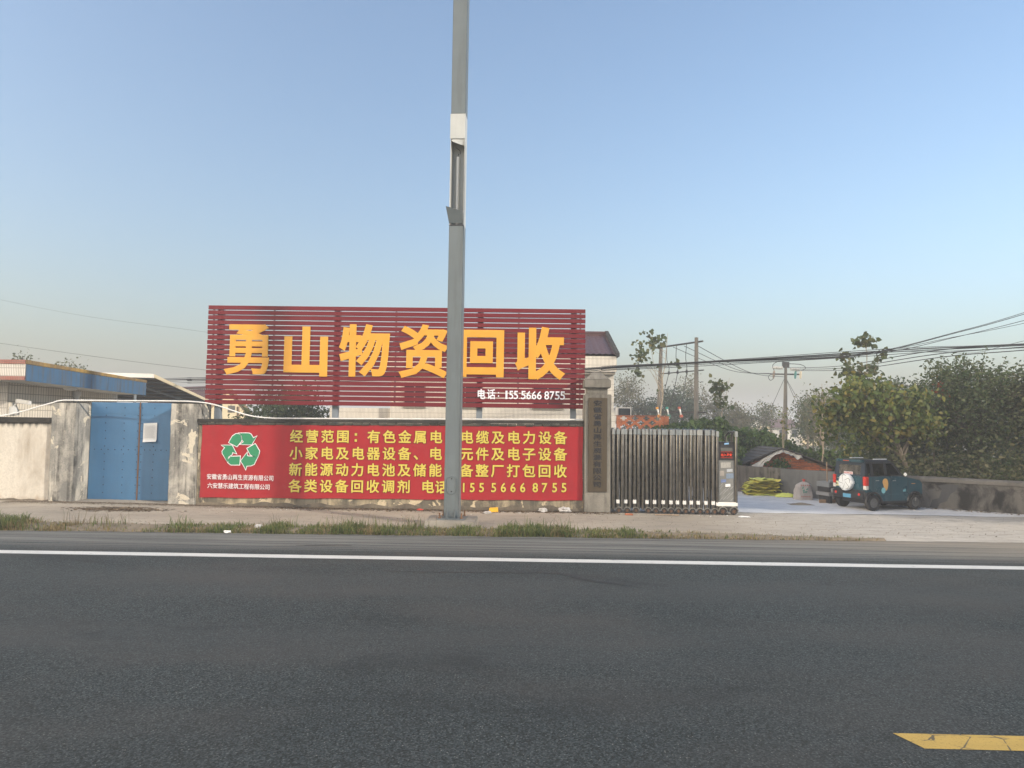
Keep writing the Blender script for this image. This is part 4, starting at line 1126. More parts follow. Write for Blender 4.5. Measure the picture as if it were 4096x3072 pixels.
MB().box(-30, XC - .03, 21.96, 22.016, 3.62, 3.738).build('red_trim', M['tile_red_x'], lb)
MB().box(-30, -16.92, 23.0, 29.25, 0, 3.60).build('wall', M['tile_left_y'], lb)
MB().box(-30, -16.93, 22.975, 22.998, 0, 3.60).build('front_wall', M['tile_left_x'], lb)
MB().lathe([(0.23, 0), (0.23, 0.06), (0.19, 0.11), (0.08, 0.13)], (-16.1, 24.9, 3.55), (0, 0, -1), 20).build('ceiling_lamp', M['white_plastic'], lb, smooth=True)
dp = MB().tube([(-16.82, 26.4, 0.1), (-16.82, 26.4, 3.25)], 0.075, 10).build('downpipe', M['white_plastic'], lb, smooth=True)
MB().lathe([(0.08, 0), (0.14, 0.08), (0.14, 0.24)], (-16.82, 26.4, 3.2), (0, 0, 1), 12).build('hopper', M['white_plastic'], dp)
cc_ = thing('security_camera', (-16.6, 23.05, 2.9), 'white security camera on the corner of the left building', 'camera')
MB().box(-16.92, -16.80, 23.05, 23.30, 2.55, 2.80).build('junction_box', M['white_plastic'], cc_, bevel=0.01)
MB().tube([(-16.85, 23.15, 2.80), (-16.75, 23.15, 2.92), (-16.55, 23.15, 2.95)], 0.025, 7).build('arm', M['white_plastic'], cc_)
MB().prism([(-16.75, 23.09, 2.93), (-16.75, 23.22, 2.93), (-16.75, 23.22, 3.06), (-16.75, 23.09, 3.06)], (0, 0, 0), (0.50, -0.05, -0.07)).build('body', M['white_plastic'], cc_, bevel=0.012)

# open-sided sheet-roofed shelter behind the blue gate
sh = thing('carport', (-15, 32, 0), 'open shelter with sloping sheet roof and dark underside behind the blue gate', 'shelter')
FR, BR, BL, FL = (-15.50, 29.3, 4.22), (-17.70, 40.0, 3.36), (-31.0, 40.0, 3.50), (-31.0, 29.3, 4.40)
MB().hexa([FL, FR, BR, BL], [(x, y, z + 0.05) for x, y, z in (FL, FR, BR, BL)]).build('roof', M['corr_under'], sh)
def lift(p_, dz): return (p_[0], p_[1], p_[2] + dz)
MB().hexa([lift(FR, -.05), (FR[0] + .06, FR[1], FR[2] - .05), (BR[0] + .06, BR[1], BR[2] - .05), lift(BR, -.05)], [lift(FR, .09), (FR[0] + .06, FR[1], FR[2] + .09), (BR[0] + .06, BR[1], BR[2] + .09), lift(BR, .09)]).build('edge_trim', M['cream_paint'], sh)
MB().hexa([(-31, 29.24, 4.33), (-15.44, 29.24, 4.15), (-15.44, 29.298, 4.15), (-31, 29.298, 4.33)], [(-31, 29.24, 4.50), (-15.44, 29.24, 4.32), (-15.44, 29.298, 4.32), (-31, 29.298, 4.50)]).build('front_trim', M['white_house'], sh)
for k in range(8):
    t0 = k / 7.5; xr = -15.55 - 2.2 * t0; z = 4.15 - 0.86 * t0
    MB().tube([(xr, 29.5 + 10.7 * t0, z), (-30.5, 29.5 + 10.7 * t0, z + 0.15)], 0.04, 5).build('purlin', M['sign_post'], sh)
MB().tube([(-17.0, 29.6, 4.1), (-17.9, 39.6, 3.1)], 0.06, 6).build('rafter', M['sign_post'], sh)
for (x, y, z) in ((-16.6, 30.0, 4.0), (-17.8, 39.0, 3.3), (-23, 30.0, 4.1), (-23, 39.0, 3.3)):
    MB().tube([(x, y, 0), (x, y, z)], 0.06, 8).build('post', M['sign_post'], sh)
MB().box(-31, -17.75, 39.9, 40.0, 0, 3.30).build('back_wall', M['corr_under'], sh)

# house with brown tile roof and cream gable, standing askew behind the shelter
rh = thing('house', (-21, 47, 0), 'cream gabled house with brown tile roof behind the carport', 'house')
AP = Vector((-19.15, 45.5, 0)); gv = Vector((0.57, 0.82, 0)); rv = Vector((-0.82, 0.57, 0)); HW = 2.0
def hp_(g_, r_, z): q = AP + gv * g_ + rv * r_; return (q.x, q.y, z)
MB().prism([hp_(-HW, 0, 0), hp_(HW, 0, 0), hp_(HW, 0, 2.45), hp_(0, 0, 4.37), hp_(-HW, 0, 2.45)], (0, 0, 0), rv * 8).build('wall', M['cream_paint'], rh)
for sg_ in (-1, 1):
    mb = MB(); rr_ = [(i + e) / 8 for i in range(8) for e in (0.0, 0.96)]
    for v in rr_:
        for i in range(121):
            mb.v.append(hp_(sg_ * (HW + 0.25) * (1 - v), -0.25 + 8.5 * i / 120, 2.28 + 2.2 * v + 0.05 * abs(math.sin(i * 0.5 * math.pi * 0.55)) - 0.06 * ((v * 8) % 1.0)))
    for j in range(len(rr_) - 1):
        for i in range(120):
            a = j * 121 + i; mb.f.append((a, a + 1, a + 122, a + 121))
    kind(mb.build('roof_tiles', M['roof_tile'], rh), 'stuff')
    MB().prism([hp_(0, 0, 4.56), hp_(sg_ * (HW + .3), 0, 2.30), hp_(sg_ * (HW + .3), 0, 2.10), hp_(0, 0, 4.32)], -rv * 0.28, -rv * 0.02).build('barge_board', M['wood'], rh)
MB().tube([hp_(0, -0.3, 4.56), hp_(0, 8.3, 4.56)], 0.09, 8).build('ridge', M['roof_tile'], rh)
vt = MB().prism([hp_(0.05, 0, 2.9), hp_(0.55, 0, 2.9), hp_(0.55, 0, 3.35), hp_(0.05, 0, 3.35)], -rv * 0.05, -rv * 0.003).build('vent', M['plinth'], rh)
for k in range(5): MB().prism([hp_(0.08, 0, 2.93 + k * .08), hp_(0.52, 0, 2.93 + k * .08), hp_(0.52, 0, 2.97 + k * .08), hp_(0.08, 0, 2.97 + k * .08)], -rv * 0.07, -rv * 0.052).build('louvre', M['black'], vt)
MB().tube([hp_(0.9, -0.1, 0), hp_(0.75, -0.1, 3.3)], 0.07, 8).build('drainpipe', M['wood'], rh)

# ------------------------------------------------------------------ collapsed brick shed behind the yard wall
bs = thing('brick_shed', (10.6, 29.5, 0), 'low orange brick shed with sagging dark tiles and torn white sheet', 'shed')
def gtop(x): return 1.55 - (10.4 - x) * 0.42 if x < 10.4 else 1.55 - (x - 10.4) * 0.36
MB().prism([(9.2, 29.06, 0), (12.5, 29.06, 0), (12.5, 29.06, gtop(12.5)), (10.4, 29.06, 1.55), (9.2, 29.06, gtop(9.2))], (0, 0, 0), (0, 2.6, 0)).build('gable_core', M['mortar'], bs)
bks = [MB().box(-0.113, 0.113, -0.05, 0.05, -0.029, 0.029).mesh('brick', M[k], bevel=0.007, seg=1) for k in ('brick', 'brick_dark')]
rng = random.Random(12)
for r_i in range(16):
    z = 0.40 + r_i * 0.073
    for c in range(14):
        x = 9.32 + c * 0.24 + (0.12 if r_i % 2 else 0)
        if 9.25 < x < 12.4 and z + 0.03 < min(gtop(x - 0.11), gtop(x + 0.11)) - 0.01:
            link('brick', bks[rng.random() > 0.6], bs, Vector((x + rng.uniform(-.008, .008), 29.045 + rng.uniform(-.015, .015), z + rng.uniform(-.004, .004))) - bs.location, (0, rng.uniform(-.02, .02), rng.uniform(-.04, .04)))
for s_n, (xa, xb) in enumerate(((10.42, 8.7), (10.38, 13.1))):
    n_ = 7
    for k in range(n_):
        x0 = xa + (xb - xa) * k / n_; x1 = xa + (xb - xa) * (k + 1.12) / n_
        zs_ = lambda x: 1.585 - abs(x - 10.4) * (0.42 if x < 10.4 else 0.36)
        MB().hexa([(x0, 28.8, zs_(x0) + .02), (x1, 28.78, zs_(x1) + 0.045), (x1, 31.8, zs_(x1) + 0.045), (x0, 31.8, zs_(x0) + .02)], [(x0, 28.8, zs_(x0) + .055), (x1, 28.78, zs_(x1) + 0.085), (x1, 31.8, zs_(x1) + 0.085), (x0, 31.8, zs_(x0) + .055)]).build('roof_course', M['slate'], bs)
tp_ = MB(); rng = random.Random(6)
pth = [(9.05, 0.55, 0.5), (9.2, 0.85, 0.55), (9.5, 1.02, 0.42), (9.8, 1.22, 0.22), (10.1, 1.40, 0.17), (10.4, 1.52, 0.16), (10.65, 1.45, 0.20), (10.95, 1.33, 0.24), (11.2, 1.27, 0.14)]
def torn(u, v):
    s_x = u * (len(pth) - 1); i = min(len(pth) - 2, int(s_x)); t = s_x - i
    x = pth[i][0] + (pth[i + 1][0] - pth[i][0]) * t; z = pth[i][1] + (pth[i + 1][1] - pth[i][1]) * t; w_ = pth[i][2] + (pth[i + 1][2] - pth[i][2]) * t
    w_ *= 0.75 + 0.5 * mnoise.noise(Vector((u * 14, 0, 3)))
    return (x + 0.04 * mnoise.noise(Vector((u * 9, v * 3, 1))), 28.86 - 0.09 * v - 0.06 * mnoise.noise(Vector((u * 20, v * 4, 8))), z + 0.06 - w_ * v)
tp_.grid(60, 8, torn)
tp_.build('torn_sheet', M['tarp'], bs, smooth=True)

# ------------------------------------------------------------------ far houses beyond the trees
def far_house(label, x0, x1, y, zw, zr, wallm, front_gable):
    t = thing('house', ((x0 + x1) / 2, y + 4, 0), label, 'house', 'far houses beyond the thicket')
    MB().box(x0, x1, y, y + 8, 0, zw).build('wall', wallm, t)
    if front_gable:
        xm = x0 + (x1 - x0) * 0.3
        MB().prism([(x0, y + .01, zw), (x1, y + .01, zw), (xm, y + .01, zr - .12)], (0, 0, 0), (0, 8, 0)).build('gable', M['white_house'], t)
        MB().prism([(x0 - .3, y, zw - .1), (xm, y, zr), (x1 + .5, y, zw - .15), (x1 + .5, y, zw - .02), (xm, y, zr + .14), (x0 - .3, y, zw + .03)], (0, -0.4, 0), (0, 8, 0)).build('roof', M['roof_far'], t)
    else:
        MB().prism([(x0 - .3, y - .4, zw), (x0 - .3, y + 8.4, zw), (x0 - .3, y + 4, zr)], (0, 0, 0), (x1 - x0 + 0.3, 0, 0)).build('roof', M['roof_far'], t)
        MB().prism([(x1, y - .6, 0), (x1 + 2.6, y - .6, 0), (x1 + 2.6, y - .6, zw - .3), (x1 + 1.4, y - .6, zr - .3), (x1, y - .6, zw)], (0, 0, 0), (0, 6, 0)).build('side_gable', M['cream_paint'], t)
    for k in range(2):
        xa = x0 + (x1 - x0) * (0.2 + 0.4 * k)
        f_ = MB().box(xa, xa + 0.9, y - .05, y - .004, 1.0, 2.1).build('window', M['white_house'], t)
        MB().box(xa + .08, xa + 0.82, y - .06, y - .051, 1.08, 2.02).build('pane', M['glass_dark'], f_)
    return t
far_house('far brown-roofed house seen just right of the utility pole', 33.0, 37.0, 95, 2.3, 3.45, M['white_house'], False)
far_house('far white gabled house seen just left of the utility pole', 29.6, 32.3, 94, 2.4, 3.6, M['cream_paint'], True)
far_house('far house whose brown roof shows between the two transformer poles', 13.2, 18.2, 72, 1.7, 2.5, M['cream_paint'], False)

# ------------------------------------------------------------------ electricity: transformer frame, pole, cables
hf = thing('transformer_frame', (9.5, 44, 0), 'two concrete poles joined by crossbars with coloured fuse switches', 'utility pole')
MB().tube([(10.15, 42, 0), (10.14, 42, 4), (10.15, 42, 7.67)], [0.165, 0.14, 0.105], 14).build('pole', M['pole_concrete'], hf, smooth=True)
MB().tube([(8.70, 46, 0), (8.73, 46, 4), (8.84, 46, 7.8)], [0.165, 0.14, 0.105], 14).build('pole', M['pole_concrete'], hf, smooth=True)
for (za, zb, r_) in ((7.42, 7.42, 0.055), (5.75, 5.72, 0.035)):
    MB().tube([(8.4 if r_ > .05 else 8.75, 46.1, za + 0.02), (10.45 if r_ > .05 else 10.5, 41.7, zb)], r_, 6).build('crossbar', M['stainless_dark'], hf)
MB().hexa([(8.05, 46.4, 3.20), (8.1, 46.2, 3.2), (10.6, 41.4, 3.18), (10.5, 41.3, 3.18)], [(8.05, 46.4, 3.36), (8.1, 46.2, 3.36), (10.6, 41.4, 3.28), (10.5, 41.3, 3.28)]).build('crossbar', M['stainless_dark'], hf)
def lerp3(a, b_, t): return tuple(a[i] + (b_[i] - a[i]) * t for i in range(3))
A_, B_ = (8.4, 46.1, 5.74), (10.5, 41.7, 5.72)
for t_ in (0.32, 0.50, 0.68):
    q = lerp3(A_, B_, t_)
    MB().lathe([(0.03, -0.10), (0.09, -0.07), (0.05, -0.02), (0.10, 0.02), (0.05, 0.06), (0.08, 0.1)], q, (0, 0, 1), 10).build('insulator', M['black'], hf, smooth=True)
for t_, cl in ((0.18, (0.62, 0.27, 0.03)), (0.36, (0.03, 0.24, 0.19)), (0.58, (0.40, 0.10, 0.06))):
    q = Vector(lerp3((8.05, 46.2, 3.25), (10.5, 41.4, 3.22), t_))
    fm = plain('fuse_sleeve', cl, 0.5)
    s0 = MB().tube([q + Vector((-.05, -.15, 0.28)), q + Vector((.02, -.15, 0.05)), q + Vector((.06, -.15, -0.12))], [0.06, 0.045, 0.05], 8).build('fuse_tube', M['white_plastic'], hf, smooth=True)
    MB().box(q.x - 0.13, q.x + .03, q.y - .22, q.y - .06, q.z + 0.20, q.z + 0.36).build('fuse_top', fm, s0, bevel=0.03)
    MB().box(q.x - 0.03, q.x + .17, q.y - .22, q.y - .06, q.z - 0.30, q.z - 0.12).build('fuse_bottom', fm, s0, bevel=0.03)
for t_ in (0.25, 0.5, 0.75):
    a = lerp3((8.6, 46, 7.4), (10.2, 42, 7.4), t_); b_ = lerp3(A_, B_, 0.14 + t_ * 0.72); c_2 = lerp3((8.05, 46.2, 3.4), (10.5, 41.4, 3.4), t_ * 0.8)
    MB().tube(smooth_path([a, ((a[0] + b_[0]) / 2 - .06, (a[1] + b_[1]) / 2, (a[2] + b_[2]) / 2), b_, c_2], 4), 0.02, 5).build('drop_wire', M['cable'], hf)

up = thing('utility_pole', (20.1, 55, 0), 'single concrete utility pole with white insulators standing behind the thicket', 'utility pole')
MB().tube([(20.08, 55, 0), (20.1, 55, 4), (20.16, 55, 7.4)], [0.17, 0.15, 0.10], 14).build('pole', M['pole_concrete'], up, smooth=True)
MB().box(19.0, 21.3, 54.93, 55.07, 6.45, 6.55).build('crossbar', M['stainless_dark'], up)
MB().box(19.9, 20.4, 54.9, 55.1, 7.0, 7.45).build('top_bracket', M['stainless_dark'], up)
for x, z, h in ((19.3, 7.0, 1), (19.7, 6.98, 1), (20.7, 6.9, 1), (21.0, 6.86, 1)):
    MB().lathe([(0.05, -0.22), (0.14, -0.18), (0.08, -0.1), (0.15, -0.02), (0.08, 0.06), (0.15, 0.13), (0.06, 0.2)], (x, 54.9, z), (1, 0, 0.05), 10).build('insulator', M['post_white'], up, smooth=True)
for x, cl in ((19.2, (0.22, 0.17, 0.13)), (20.85, (0.03, 0.17, 0.16)), (21.25, (0.55, 0.48, 0.36))):
    MB().tube([(x, 54.8, 6.75), (x - .03, 54.8, 6.5), (x - .06, 54.8, 6.15)], [0.06, 0.11, 0.06], 8).build('fuse_switch', plain('fuse_body', cl, 0.5), up, smooth=True)
for pts in ([(19.2, 54.8, 6.75), (19.1, 54.8, 7.2), (19.6, 54.8, 7.5), (20.1, 54.8, 7.5)], [(21.25, 54.8, 6.75), (21.6, 54.8, 7.0), (21.2, 54.8, 7.25), (20.3, 54.8, 7.3)], [(19.14, 54.8, 6.15), (18.9, 54.8, 6.0), (18.75, 54.8, 6.3), (19.0, 54.8, 6.5)]):
    MB().tube(smooth_path(pts, 5), 0.025, 5).build('jumper_wire', M['cable'], up)
for (x, y) in ((17.6, 56), (22.4, 54), (22.8, 53)):
    MB().tube([(20.1, 55, 6.3), (x, y, 0)], 0.018, 4).build('guy_wire', M['cable'], up)

def wire(label, pts, r_, k=10, group='overhead cables'):
    o = MB().tube(smooth_path(pts, k), r_, 6).build('overhead_cable', M['cable'], None, smooth=True)
    return tag(o, label, 'cable', group)
mainp = [(-40, 74, 6.5), (-23.1, 45, 4.96), (-14.3, 30.0, 4.16), (-11.35, 25, 3.89), (-4, 25, 4.10), (2.04, 25, 4.40), (3.01, 25, 4.50), (6.17, 25, 4.70), (11.4, 25, 5.09), (14.0, 25, 5.28), (17.44, 25, 5.47), (30, 25, 6.3)]
for j, (dz, r_, lab) in enumerate(((0.0, 0.020, 'thick black cable, middle of the bundle crossing behind the sign'), (0.045, 0.010, 'thin black cable, topmost of the bundle crossing behind the sign'), (-0.035, 0.014, 'black cable close under the thick one in the bundle behind the sign'), (-0.13, 0.010, 'thin black cable hanging lowest under the bundle behind the sign'))):
    wire(lab, [(x, y + 0.03 * j, z + dz + (0.02 * math.sin(x * 0.5 + j * 2) if j else 0)) for x, y, z in mainp], r_)
wire('highest black cable rising to the right edge above the trees', [(2.0, 25.3, 4.42), (6.2, 25.3, 4.73), (11.0, 25.8, 5.02), (13.13, 26, 5.32), (15.6, 26, 5.98), (18.17, 26, 6.75), (26, 26, 9.4)], 0.011)
wire('black cable just below the highest one rising to the right', [(2.0, 25.35, 4.40), (6.2, 25.35, 4.71), (11.0, 25.8, 5.00), (13.13, 26.05, 5.29), (15.6, 26.05, 5.95), (18.17, 26.05, 6.69), (26, 26, 9.2)], 0.013)
wire('third cable down rising to the right edge above the trees', [(2.0, 25.4, 4.36), (6.2, 25.4, 4.66), (11.0, 25.8, 4.98), (13.5, 26, 5.30), (15.6, 26, 5.80), (18.16, 26, 6.46), (26, 26, 8.6)], 0.011)
wire('thinnest cable rising to the right edge above the trees', [(2.0, 25.2, 4.43), (6.2, 25.2, 4.74), (11.0, 25.8, 5.05), (13.5, 26, 5.38), (15.6, 26, 5.82), (18.16, 26, 6.36), (26, 26, 8.2)], 0.009)
wire('thin service wire rising over the rightmost tree', [(13.5, 25.2, 5.2), (15.0, 25.6, 5.22), (16.5, 26, 5.28), (18.16, 26, 5.72), (26, 26, 7.7)], 0.008)
for j, (z0, z1) in enumerate(((7.35, 6.55), (7.3, 6.52), (7.25, 6.30))):
    a = lerp3((8.9, 45.5, z0), (10.2, 42, z0), 0.3 + 0.33 * j); b_ = (19.0 + 0.5 * j, 55, z1)
    m_ = lerp3(a, b_, 0.55)
    wire(['top', 'middle', 'lowest'][j] + ' sagging wire between the transformer frame and the utility pole', [a, (m_[0], m_[1], m_[2] - 0.55), b_], 0.02)
for j in range(3):
    b_ = (17.2 + 0.25 * j, 30, 5.75 - 0.12 * j); a = (20.4 + 0.3 * j, 55, 7.0 - 0.1 * j)
    m_ = lerp3(a, b_, 0.5)
    wire(['top', 'middle', 'lowest'][j] + ' wire running from the utility pole towards the right trees', [a, (m_[0], m_[1], m_[2] - 0.25), b_, (20.5, 26.5, 5.9 - 0.1 * j), (27, 22, 7.0)], 0.018)
wire('thin lone wire sloping across the sky above the blue canopy', [(-40, 30, 8.0), (-22.55, 30, 5.60), (-13.63, 30, 4.56), (-6, 30, 4.0)], 0.006)
wire('faint upper wire sloping across the left sky', [(-40, 30, 11.5), (-22.65, 30, 7.49), (-14.35, 30, 6.27), (-6, 30, 5.4)], 0.0035)
# ------------------------------------------------------------------ parked mini car
M['teal'] = paint('teal_car_paint', (0.009, 0.058, 0.082), 0.28, (0.10, 0.11, 0.11), 0.2, spec=0.5)
M['car_black'] = plain('car_black_trim', (0.018, 0.019, 0.022), 0.45)
M['lens_red'] = plain('red_lens', (0.50, 0.03, 0.02), 0.25, var=0.15, scale=20)
M['lens_white'] = plain('clear_lens', (0.65, 0.60, 0.55), 0.25, var=0.15, scale=30)
M['car_white'] = plain('white_car_trim', (0.72, 0.74, 0.74), 0.4, var=0.06)
M['rim'] = metal('wheel_rim', (0.22, 0.22, 0.215), 0.35)
gt = NT('tinted_glass')
tr_ = gt.n('BsdfTransparent', {'Color': (0.24, 0.27, 0.27, 1)}); gl_ = gt.n('BsdfGlossy', {'Color': (0.8, 0.8, 0.8, 1), 'Roughness': 0.03})
fz = gt.n('LayerWeight', {'Blend': 0.25}); mx_ = gt.n('MixShader', {0: fz.outputs['Fresnel'], 1: tr_.outputs[0], 2: gl_.outputs[0]})
gt.t.links.new(mx_.outputs[0], gt.out.inputs[0]); M['glass'] = gt.m

car = thing('parked_car', (10.81, 21.98, gz(10.8, 20.3) + 0.008), 'small teal boxy car with white spare-wheel cover parked by the wall', 'car', rotz=rad(20))
def cp(mb, name, m, par=car, smooth=False, bevel=0.0, seg=2): return mb.build(name, m, par, smooth=smooth, bevel=bevel, local=True, seg=seg)
def arch(cx, a0, a1, k=10): return [(cx + 0.285 * math.cos(a), 0, 0.235 + 0.285 * math.sin(a)) for a in np.linspace(a0, a1, k)]
prof = [(-1.06, 0, 0.36), (-1.085, 0, 0.60), (-1.075, 0, 1.0), (0.36, 0, 1.0), (0.54, 0, 0.965), (0.98, 0, 0.875), (1.07, 0, 0.79), (1.09, 0, 0.55), (1.07, 0, 0.33)] \
    + arch(0.8, rad(20), rad(165)) + [(0.50, 0, 0.27), (-0.50, 0, 0.27)] + arch(-0.8, rad(15), rad(160)) + []
cp(MB().prism(prof, (0, -0.625, 0), (0, 0.625, 0)), 'body', M['teal'], smooth=True, bevel=0.03, seg=3)
def yy(z, s): return s * (0.60 - (z - 1.0) * 0.19)
def sidep(pts, s, t=0.035):
    mb = MB(); o_ = [(x, yy(z, s), z) for x, z in pts]
    return mb.prism(o_, (0, 0, 0), (0, -s * t, 0))
for s in (-1, 1):
    for pts in ([(-1.075, 1.0), (-0.985, 1.0), (-0.965, 1.38), (-1.03, 1.38)], [(-0.86, 1.0), (-0.75, 1.0), (-0.75, 1.38), (-0.85, 1.38)], [(-0.34, 1.0), (-0.23, 1.0), (-0.24, 1.38), (-0.33, 1.38)], [(0.29, 1.0), (0.38, 1.0), (0.06, 1.40), (-0.02, 1.38)]):
        cp(sidep(pts, s), 'pillar', M['car_black'])
    cp(sidep([(-1.04, 1.375), (0.05, 1.375), (0.0, 1.425), (-1.03, 1.425)], s, 0.04), 'roof_rail_frame', M['car_black'])
    cp(sidep([(-1.075, 0.995), (0.40, 0.995), (0.38, 1.03), (-1.075, 1.03)], s, 0.03), 'belt_trim', M['car_black'])
    for pts in ([(-0.985, 1.02), (-0.86, 1.02), (-0.85, 1.38), (-0.965, 1.38)], [(-0.75, 1.02), (-0.34, 1.02), (-0.33, 1.38), (-0.75, 1.38)], [(-0.23, 1.02), (0.30, 1.02), (-0.01, 1.38), (-0.24, 1.38)]):
        cp(MB().add([(x, yy(z, s) - s * 0.015, z) for x, z in pts], [(0, 1, 2, 3)]), 'side_window', M['glass'])
cp(MB().hexa([(-1.05, -0.525, 1.42), (0.04, -0.515, 1.40), (0.04, 0.515, 1.40), (-1.05, 0.525, 1.42)], [(-1.03, -0.49, 1.475), (-0.04, -0.48, 1.475), (-0.04, 0.48, 1.475), (-1.03, 0.49, 1.475)]), 'roof', M['car_black'], smooth=True, bevel=0.02)
cp(MB().box(-1.12, -0.98, -0.50, 0.50, 1.405, 1.482), 'spoiler', M['teal'], bevel=0.02)
cp(MB().box(-1.128, -1.119, -0.03, 0.20, 1.43, 1.455), 'brake_light', plain('amber_red', (0.40, 0.07, 0.03), 0.3))
cp(MB().add([(0.375, -0.56, 1.01), (0.375, 0.56, 1.01), (0.045, 0.50, 1.405), (0.045, -0.50, 1.405)], [(0, 1, 2, 3)]), 'windscreen', M['glass'])
# rear door frame and window
for (y0, y1, z0, z1) in ((-0.59, -0.42, 1.0, 1.41), (0.42, 0.59, 1.0, 1.41), (-0.42, 0.42, 1.32, 1.41), (-0.42, 0.42, 1.0, 1.05)):
    fx = lambda z: -1.085 + (z - 1.0) * 0.11
    cp(MB().hexa([(fx(z0) - .004, y0, z0), (fx(z0) + .03, y0, z0), (fx(z0) + .03, y1, z0), (fx(z0) - .004, y1, z0)], [(fx(z1) - .004, y0 * 0.93 if abs(y0) > .5 else y0, z1), (fx(z1) + .03, y0 * 0.93 if abs(y0) > .5 else y0, z1), (fx(z1) + .03, y1 * 0.93 if abs(y1) > .5 else y1, z1), (fx(z1) - .004, y1 * 0.93 if abs(y1) > .5 else y1, z1)]), 'rear_frame', plain('navy_trim', (0.014, 0.024, 0.038), 0.4))
cp(MB().add([(-1.075, -0.42, 1.05), (-1.075, 0.42, 1.05), (-1.045, 0.42, 1.32), (-1.045, -0.42, 1.32)], [(0, 1, 2, 3)]), 'rear_window', M['glass'])
cp(MB().box(-1.10, -1.07, -0.50, 0.50, 0.62, 0.985), 'tailgate', M['teal'], bevel=0.012)
cp(MB().box(-1.15, -0.86, -0.635, 0.635, 0.30, 0.595), 'rear_bumper', M['car_black'], smooth=True, bevel=0.05, seg=3)
cp(MB().box(0.95, 1.13, -0.63, 0.63, 0.28, 0.52), 'front_bumper', M['car_black'], smooth=True, bevel=0.05, seg=3)
cp(MB().box(-0.52, 0.52, -0.632, 0.632, 0.225, 0.30), 'sill', M['car_black'], bevel=0.015)
cp(MB().box(-0.95, 0.95, -0.45, 0.45, 0.20, 0.30), 'underbody', M['car_black'])
for s in (-1, 1):
    for cx in (-0.8, 0.8):
        a_ = [(cx + 0.30 * math.cos(a), s * 0.625, 0.235 + 0.30 * math.sin(a)) for a in np.linspace(rad(5), rad(175), 14)]
        cp(MB().tube(a_, 0.032, 7), 'arch_flare', M['car_black'], smooth=True)
    tl = cp(MB().box(-1.105, -0.985, min(s * 0.52, s * 0.642), max(s * 0.52, s * 0.642), 0.735, 1.0), 'tail_light', M['lens_red'], bevel=0.012)
    cp(MB().box(-1.10, -0.99, min(s * 0.525, s * 0.638), max(s * 0.525, s * 0.638), 0.62, 0.733), 'reversing_lens', M['lens_white'], tl, bevel=0.01)
    cp(MB().lathe([(0.042, 0), (0.038, 0.012), (0.02, 0.016)], (-1.15, s * 0.45 + 0.02, 0.47), (-1, 0, 0), 16), 'reflector', M['lens_red'])
    cp(MB().box(-0.62, -0.10, s * 0.44 - 0.02, s * 0.44 + 0.02, 1.49, 1.515), 'roof_bar', M['car_white'], bevel=0.008)
    mr = cp(MB().box(0.33, 0.40, min(s * 0.63, s * 0.73), max(s * 0.63, s * 0.73), 1.01, 1.11), 'mirror', M['car_white'], bevel=0.025)
    cp(MB().box(0.33, 0.37, min(s * 0.58, s * 0.64), max(s * 0.58, s * 0.64), 1.0, 1.03), 'mirror_arm', M['car_black'], mr)
for (x, z) in ((-0.665, 0.885), (-0.02, 0.875)):
    cp(MB().tube([(x - .06, -0.632, z), (x - .03, -0.65, z + .004), (x + .03, -0.65, z + .004), (x + .06, -0.632, z)], 0.011, 7), 'door_handle', M['chrome'], smooth=True)
cp(MB().tube([(-1.105, 0.30, 0.90), (-1.125, 0.34, 0.905), (-1.125, 0.40, 0.905), (-1.105, 0.44, 0.90)], 0.012, 7), 'door_handle', M['chrome'], smooth=True)
for x in (-0.82, -0.147, 0.517):
    cp(MB().box(x - .004, x + .004, -0.629, -0.6255, 0.33, 0.985), 'door_gap', M['car_black'])
cp(MB().box(-0.80, 0.51, -0.630, -0.6255, 0.475, 0.483), 'crease', plain('teal_crease', (0.03, 0.11, 0.14), 0.3))
cp(MB().box(0.66, 0.80, -0.632, -0.6255, 0.775, 0.79), 'side_marker', plain('amber_lens', (0.6, 0.25, 0.05), 0.3))
sp = MB().lathe([(0.05, -0.0), (0.235, 0.0), (0.25, 0.02), (0.252, 0.12), (0.235, 0.145), (0.16, 0.155), (0.03, 0.158)], (-1.105, 0.03, 0.80), (-1, 0, 0), 36)
spw = cp(sp, 'spare_wheel_cover', M['car_white'], smooth=True)
for k in range(5):
    a = rad(70 + 72 * k)
    pth_ = [(0.05, a - 0.9), (0.21, a), (0.222, a + 0.25), (0.215, a + 0.5), (0.205, a + 0.75)]
    pts = [(-1.105 - (0.158 if r_ < 0.17 else 0.15), 0.03 + r_ * math.cos(b_), 0.80 + r_ * math.sin(b_)) for r_, b_ in pth_]
    cp(MB().tube(pts, [0.004, 0.008, 0.008, 0.006, 0.003], 6), 'swirl_mark', plain('grey_swirl', (0.11, 0.12, 0.12), 0.6), spw)
cp(MB().box(-1.22, -1.14, -0.255, -0.215, 0.77, 0.85), 'hinge_cover', M['car_white'], spw)
pk = cp(MB().box(-1.108, -1.101, 0.22, 0.50, 0.66, 0.80), 'yellow_plate', plain('cream_plate', (0.72, 0.70, 0.42), 0.5, var=0.08))
mb = MB()
for i, ch in enumerate('皖A·120'):
    letter(mb, ch, 0.02, cell=(-0.475 + 0.05 * i, 0.73, 0.085, 0.62), y=0.0, mapf=lambda p: (-1.1105, -p[0], p[2]))
cp(mb, 'plate_number', M['black_ink'], pk)
cp(MB().box(-1.158, -1.148, -0.12, 0.18, 0.345, 0.46), 'blue_plate', plain('blue_plate_paint', (0.10, 0.30, 0.46), 0.5, var=0.1))
stc = cp(MB().box(-1.092, -1.086, -0.14, 0.20, 1.035, 1.115), 'window_sticker', plain('pink_sticker', (0.70, 0.60, 0.60), 0.6))
mb = MB(); rng = random.Random(3)
